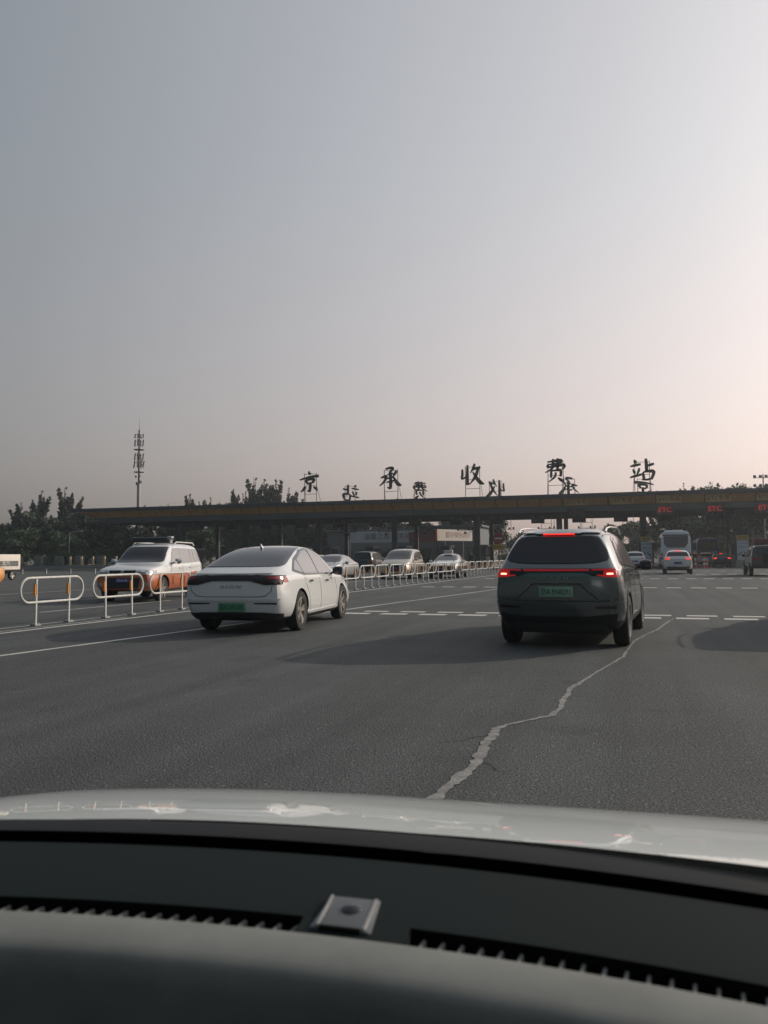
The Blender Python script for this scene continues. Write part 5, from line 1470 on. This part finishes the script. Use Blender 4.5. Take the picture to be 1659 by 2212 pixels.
# ------------------------------------------------------------------ own car: bonnet, cowl, windscreen, dashboard
# car frame: x to the right of the camera, y ahead of the camera, heading a touch left of the carriageway
own = empty('own_car', (0, 0, 0), R(2.0), 'white car we sit in, its bonnet and dashboard filling the bottom', 'car')
XC = -.24                                    # the car's centre line
def arc(f0, k=.22): return lambda x: f0 - k * (x - XC) ** 2
def sweep(name, prof, m, x0, x1, n=60, smooth=True, k=.22):
    """prof: list of (forward distance at the centre line, z); swept across the car along a bowed arc"""
    vs, fs = [], []
    for i in range(n + 1):
        x = x0 + (x1 - x0) * i / n
        for f0, z in prof: vs.append((x, f0 - k * (x - XC) ** 2, z))
    mlen = len(prof)
    for i in range(n):
        for j in range(mlen - 1):
            fs.append((i * mlen + j, (i + 1) * mlen + j, (i + 1) * mlen + j + 1, i * mlen + j + 1))
    mb = MB(); mb.add(vs, fs)
    return mb.build(name, m, own, smooth=smooth)
# bonnet
vs, fs = [], []
NX, NY = 56, 30
def bonnet_z(x, y):
    u = (x - XC)
    t = y - 1.04
    z = .935 - .123 * t - .165 * t * t
    z -= .015 * u * u + .25 * max(0, abs(u) - .72) ** 2
    z += .014 * max(0, u) - .055 * max(0, -u - .2) ** 2
    return z
for j in range(NY + 1):
    for i in range(NX + 1):
        u = -1 + 2 * i / NX
        x = XC + u * .90
        y0 = 1.055 - .22 * (x - XC) ** 2
        y1 = 2.05 - .22 * (x - XC) ** 2
        y = y0 + (y1 - y0) * (j / NY)
        vs.append((x, y, bonnet_z(x, y)))
for j in range(NY):
    for i in range(NX):
        a = j * (NX + 1) + i
        fs.append((a, a + 1, a + NX + 2, a + NX + 1))
MB().add(vs, fs).build('bonnet', M['own_white'], own, smooth=True)
# front and flanks below the bonnet
fl = MB()
for s in (-1, 1):
    x = XC + s * .90
    pts = [(x, 1.055 - .22 * .81 + t * 1.0, bonnet_z(x, 1.055 - .22 * .81 + t * 1.0) - .002) for t in [k / 10 for k in range(11)]]
    v = pts + [(x + s * .02, p[1], .28) for p in pts]
    fl.add(v, [(k, k + 1, 12 + k, 11 + k) for k in range(10)])
fl.build('wing', M['own_white'], own, smooth=True)
fr = MB()
pts = []
for i in range(21):
    x = XC - .9 + 1.8 * i / 20
    y = 2.05 - .22 * (x - XC) ** 2
    pts.append((x, y, bonnet_z(x, y) - .002))
fr.add(pts + [(p[0], p[1] + .08, .25) for p in pts], [(k, k + 1, 22 + k, 21 + k) for k in range(20)])
fr.build('front_bumper', M['own_white'], own, smooth=True)
# cowl, wiper, clear windscreen
sweep('cowl', [(1.062, .925), (1.050, .9325), (1.02, .928), (.985, .915), (.955, .905)], M['cowl'], -1.1, .62)
wp = MB(); wp.tube([(x, 1.000 - .22 * (x - XC) ** 2 - .02 * (x + .2), .9285) for x in [-.22 + .08 * k for k in range(10)]], .0022, 6)
wp.build('wiper_blade', M['frame_steel'], own, smooth=True)
wp = MB(); wp.tube([(x, .985 - .22 * (x - XC) ** 2 - .02 * (x + .2), .922) for x in [-.12 + .08 * k for k in range(9)]], .004, 6)
wp.build('wiper_arm', M['cowl'], own, smooth=True)
sweep('windscreen_black_band', [(.965, .900), (.926, .958)], M['slot_black'], -1.05, .60)
sweep('windscreen', [(.926, .9585), (.60, 1.165), (.35, 1.315), (.13, 1.445)], M['clear'], -.98, .50)
# dashboard
sweep('dash_front', [(.93, .90), (.912, .944), (.905, .951), (.80, .9385), (.783, .935)], M['dash_shade_black'], -1.0, .55)
sweep('dash_ridge', [(.752, .930), (.745, .9375), (.735, .941), (.715, .9435), (.70, .9443), (.682, .9435), (.670, .9405), (.664, .935), (.660, .92), (.656, .90), (.645, .70)], M['dash_grey'], -1.0, .55)
for xa, xb in ((-1.0, -.297), (-.187, .55)):
    sweep('vent_channel', [(.783, .936), (.782, .90), (.753, .90), (.752, .931)], M['slot_black'], xa, xb, n=30, smooth=False)
sweep('slot_bridge', [(.7832, .9361), (.768, .9335), (.7518, .9302)], M['dash_shade_black'], -.2975, -.1865, n=12)
# vanes in the two defroster slots
x = -.70
while x < .46:
    if not (-.300 < x < -.184):
        y = .7675 - .22 * (x - XC) ** 2
        mb = MB(); mb.box((0, 0, 0), (.0032, .030, .016), rz=R(-8))
        mb.build('vent_vane', M['dash_grey'], own, loc=(x, y - .001, .9195), bevel=.0008)
    x += .0188
# bridge between the slots and the raised light sensor
sn = MB()
W0, D0 = .052, .050
top = [(-W0 * .42, -D0 / 2, .0034), (W0 * .42, -D0 / 2, .0034), (W0 * .42, D0 / 2, .0036), (-W0 * .42, D0 / 2, .0036)]
bot = [(-W0 * .62, -D0 * .55, 0), (W0 * .62, -D0 * .55, 0), (W0 * .52, D0 * .62, 0), (-W0 * .52, D0 * .62, 0)]
sn.add(top + bot, [(0, 1, 2, 3), (4, 7, 6, 5), (0, 4, 5, 1), (1, 5, 6, 2), (2, 6, 7, 3), (3, 7, 4, 0)])
so = sn.build('light_sensor', M['sensor'], own, loc=(-.254, .792, .9372), bevel=.001)
so.rotation_euler = (R(8), 0, 0)
mb = MB(); mb.lathe([(0, .004), (.006, .0035), (.0105, .001), (.0115, -.002)], 20, axis='Z', c=(.002, .006, .0030)); mb.build('sensor_lens', M['glass_dark'], so, smooth=True)
for s in (-1, 1):
    mb = MB(); mb.box((s * W0 * .46, 0, .0030), (.0028, D0 * 1.0, .0035), rx=R(2)); mb.build('sensor_edge', M['rim'], so, bevel=.001)
mb = MB(); mb.box((0, -D0 * .54, .0015), (W0 * .80, .0035, .005)); mb.build('sensor_gap', M['slot_black'], so)
# cabin shell around the camera: roof, pillars, doors, rear
mb = MB(); mb.box((XC, -.85, 1.50), (1.15, 2.0, .06)); mb.build('headliner', M['headliner'], own, bevel=.02)
mb = MB(); mb.box((XC, -.86, 1.555), (1.17, 2.02, .045)); mb.build('roof', M['own_white'], own, bevel=.02)
for s in (-1, 1):
    mb = MB(); mb.tube([(XC + s * .80, .86, .88), (XC + s * .765, .70, 1.01), (XC + s * .72, .50, 1.17), (XC + s * .67, .32, 1.31), (XC + s * .62, .15, 1.43), (XC + s * .585, .0, 1.50), (XC + s * .57, -.15, 1.52)], [.04, .04, .038, .036, .034, .034, .034], 12); mb.build('windscreen_pillar', M['dash_shade_black'], own, smooth=True)
    mb = MB(); mb.box((XC + s * .84, -.7, .62), (.08, 2.7, .70)); mb.build('door_panel', M['dash_shade_black'], own)
    mb = MB(); mb.box((XC + s * .70, -.45, 1.22), (.06, .14, .56)); mb.build('centre_pillar', M['dash_shade_black'], own)
mb = MB(); mb.box((XC, -1.9, .95), (1.5, .1, 1.1)); mb.build('rear_wall', M['dash_shade_black'], own)
mb = MB(); mb.box((XC, -.6, .28), (1.6, 2.6, .06)); mb.build('cabin_floor', M['dash_shade_black'], own)
add_wheels(own, TY_SUV, (1.42,), .70, .365, .235)
for o in list(own.children):
    if o.name.startswith('wheel'): o.location.x += XC; o.location.y = 1.45

# ------------------------------------------------------------------ haze
hz_m = bpy.data.materials.new('haze'); hz_m.use_nodes = True
n, l = hz_m.node_tree.nodes, hz_m.node_tree.links
n.clear()
ho = n.new('ShaderNodeOutputMaterial'); hv = n.new('ShaderNodeVolumePrincipled')
hv.inputs['Color'].default_value = (0.84, 0.91, 0.97, 1)
hv.inputs['Density'].default_value = HAZE
hv.inputs['Anisotropy'].default_value = 0.7
l.new(hv.outputs['Volume'], ho.inputs['Volume'])
mb = MB(); mb.box((0, 120, 14.0), (700, 560, 31.5)); hz = mb.build('haze', hz_m)
tag(hz, 'thin pale haze over the plaza', None, None, 'stuff')
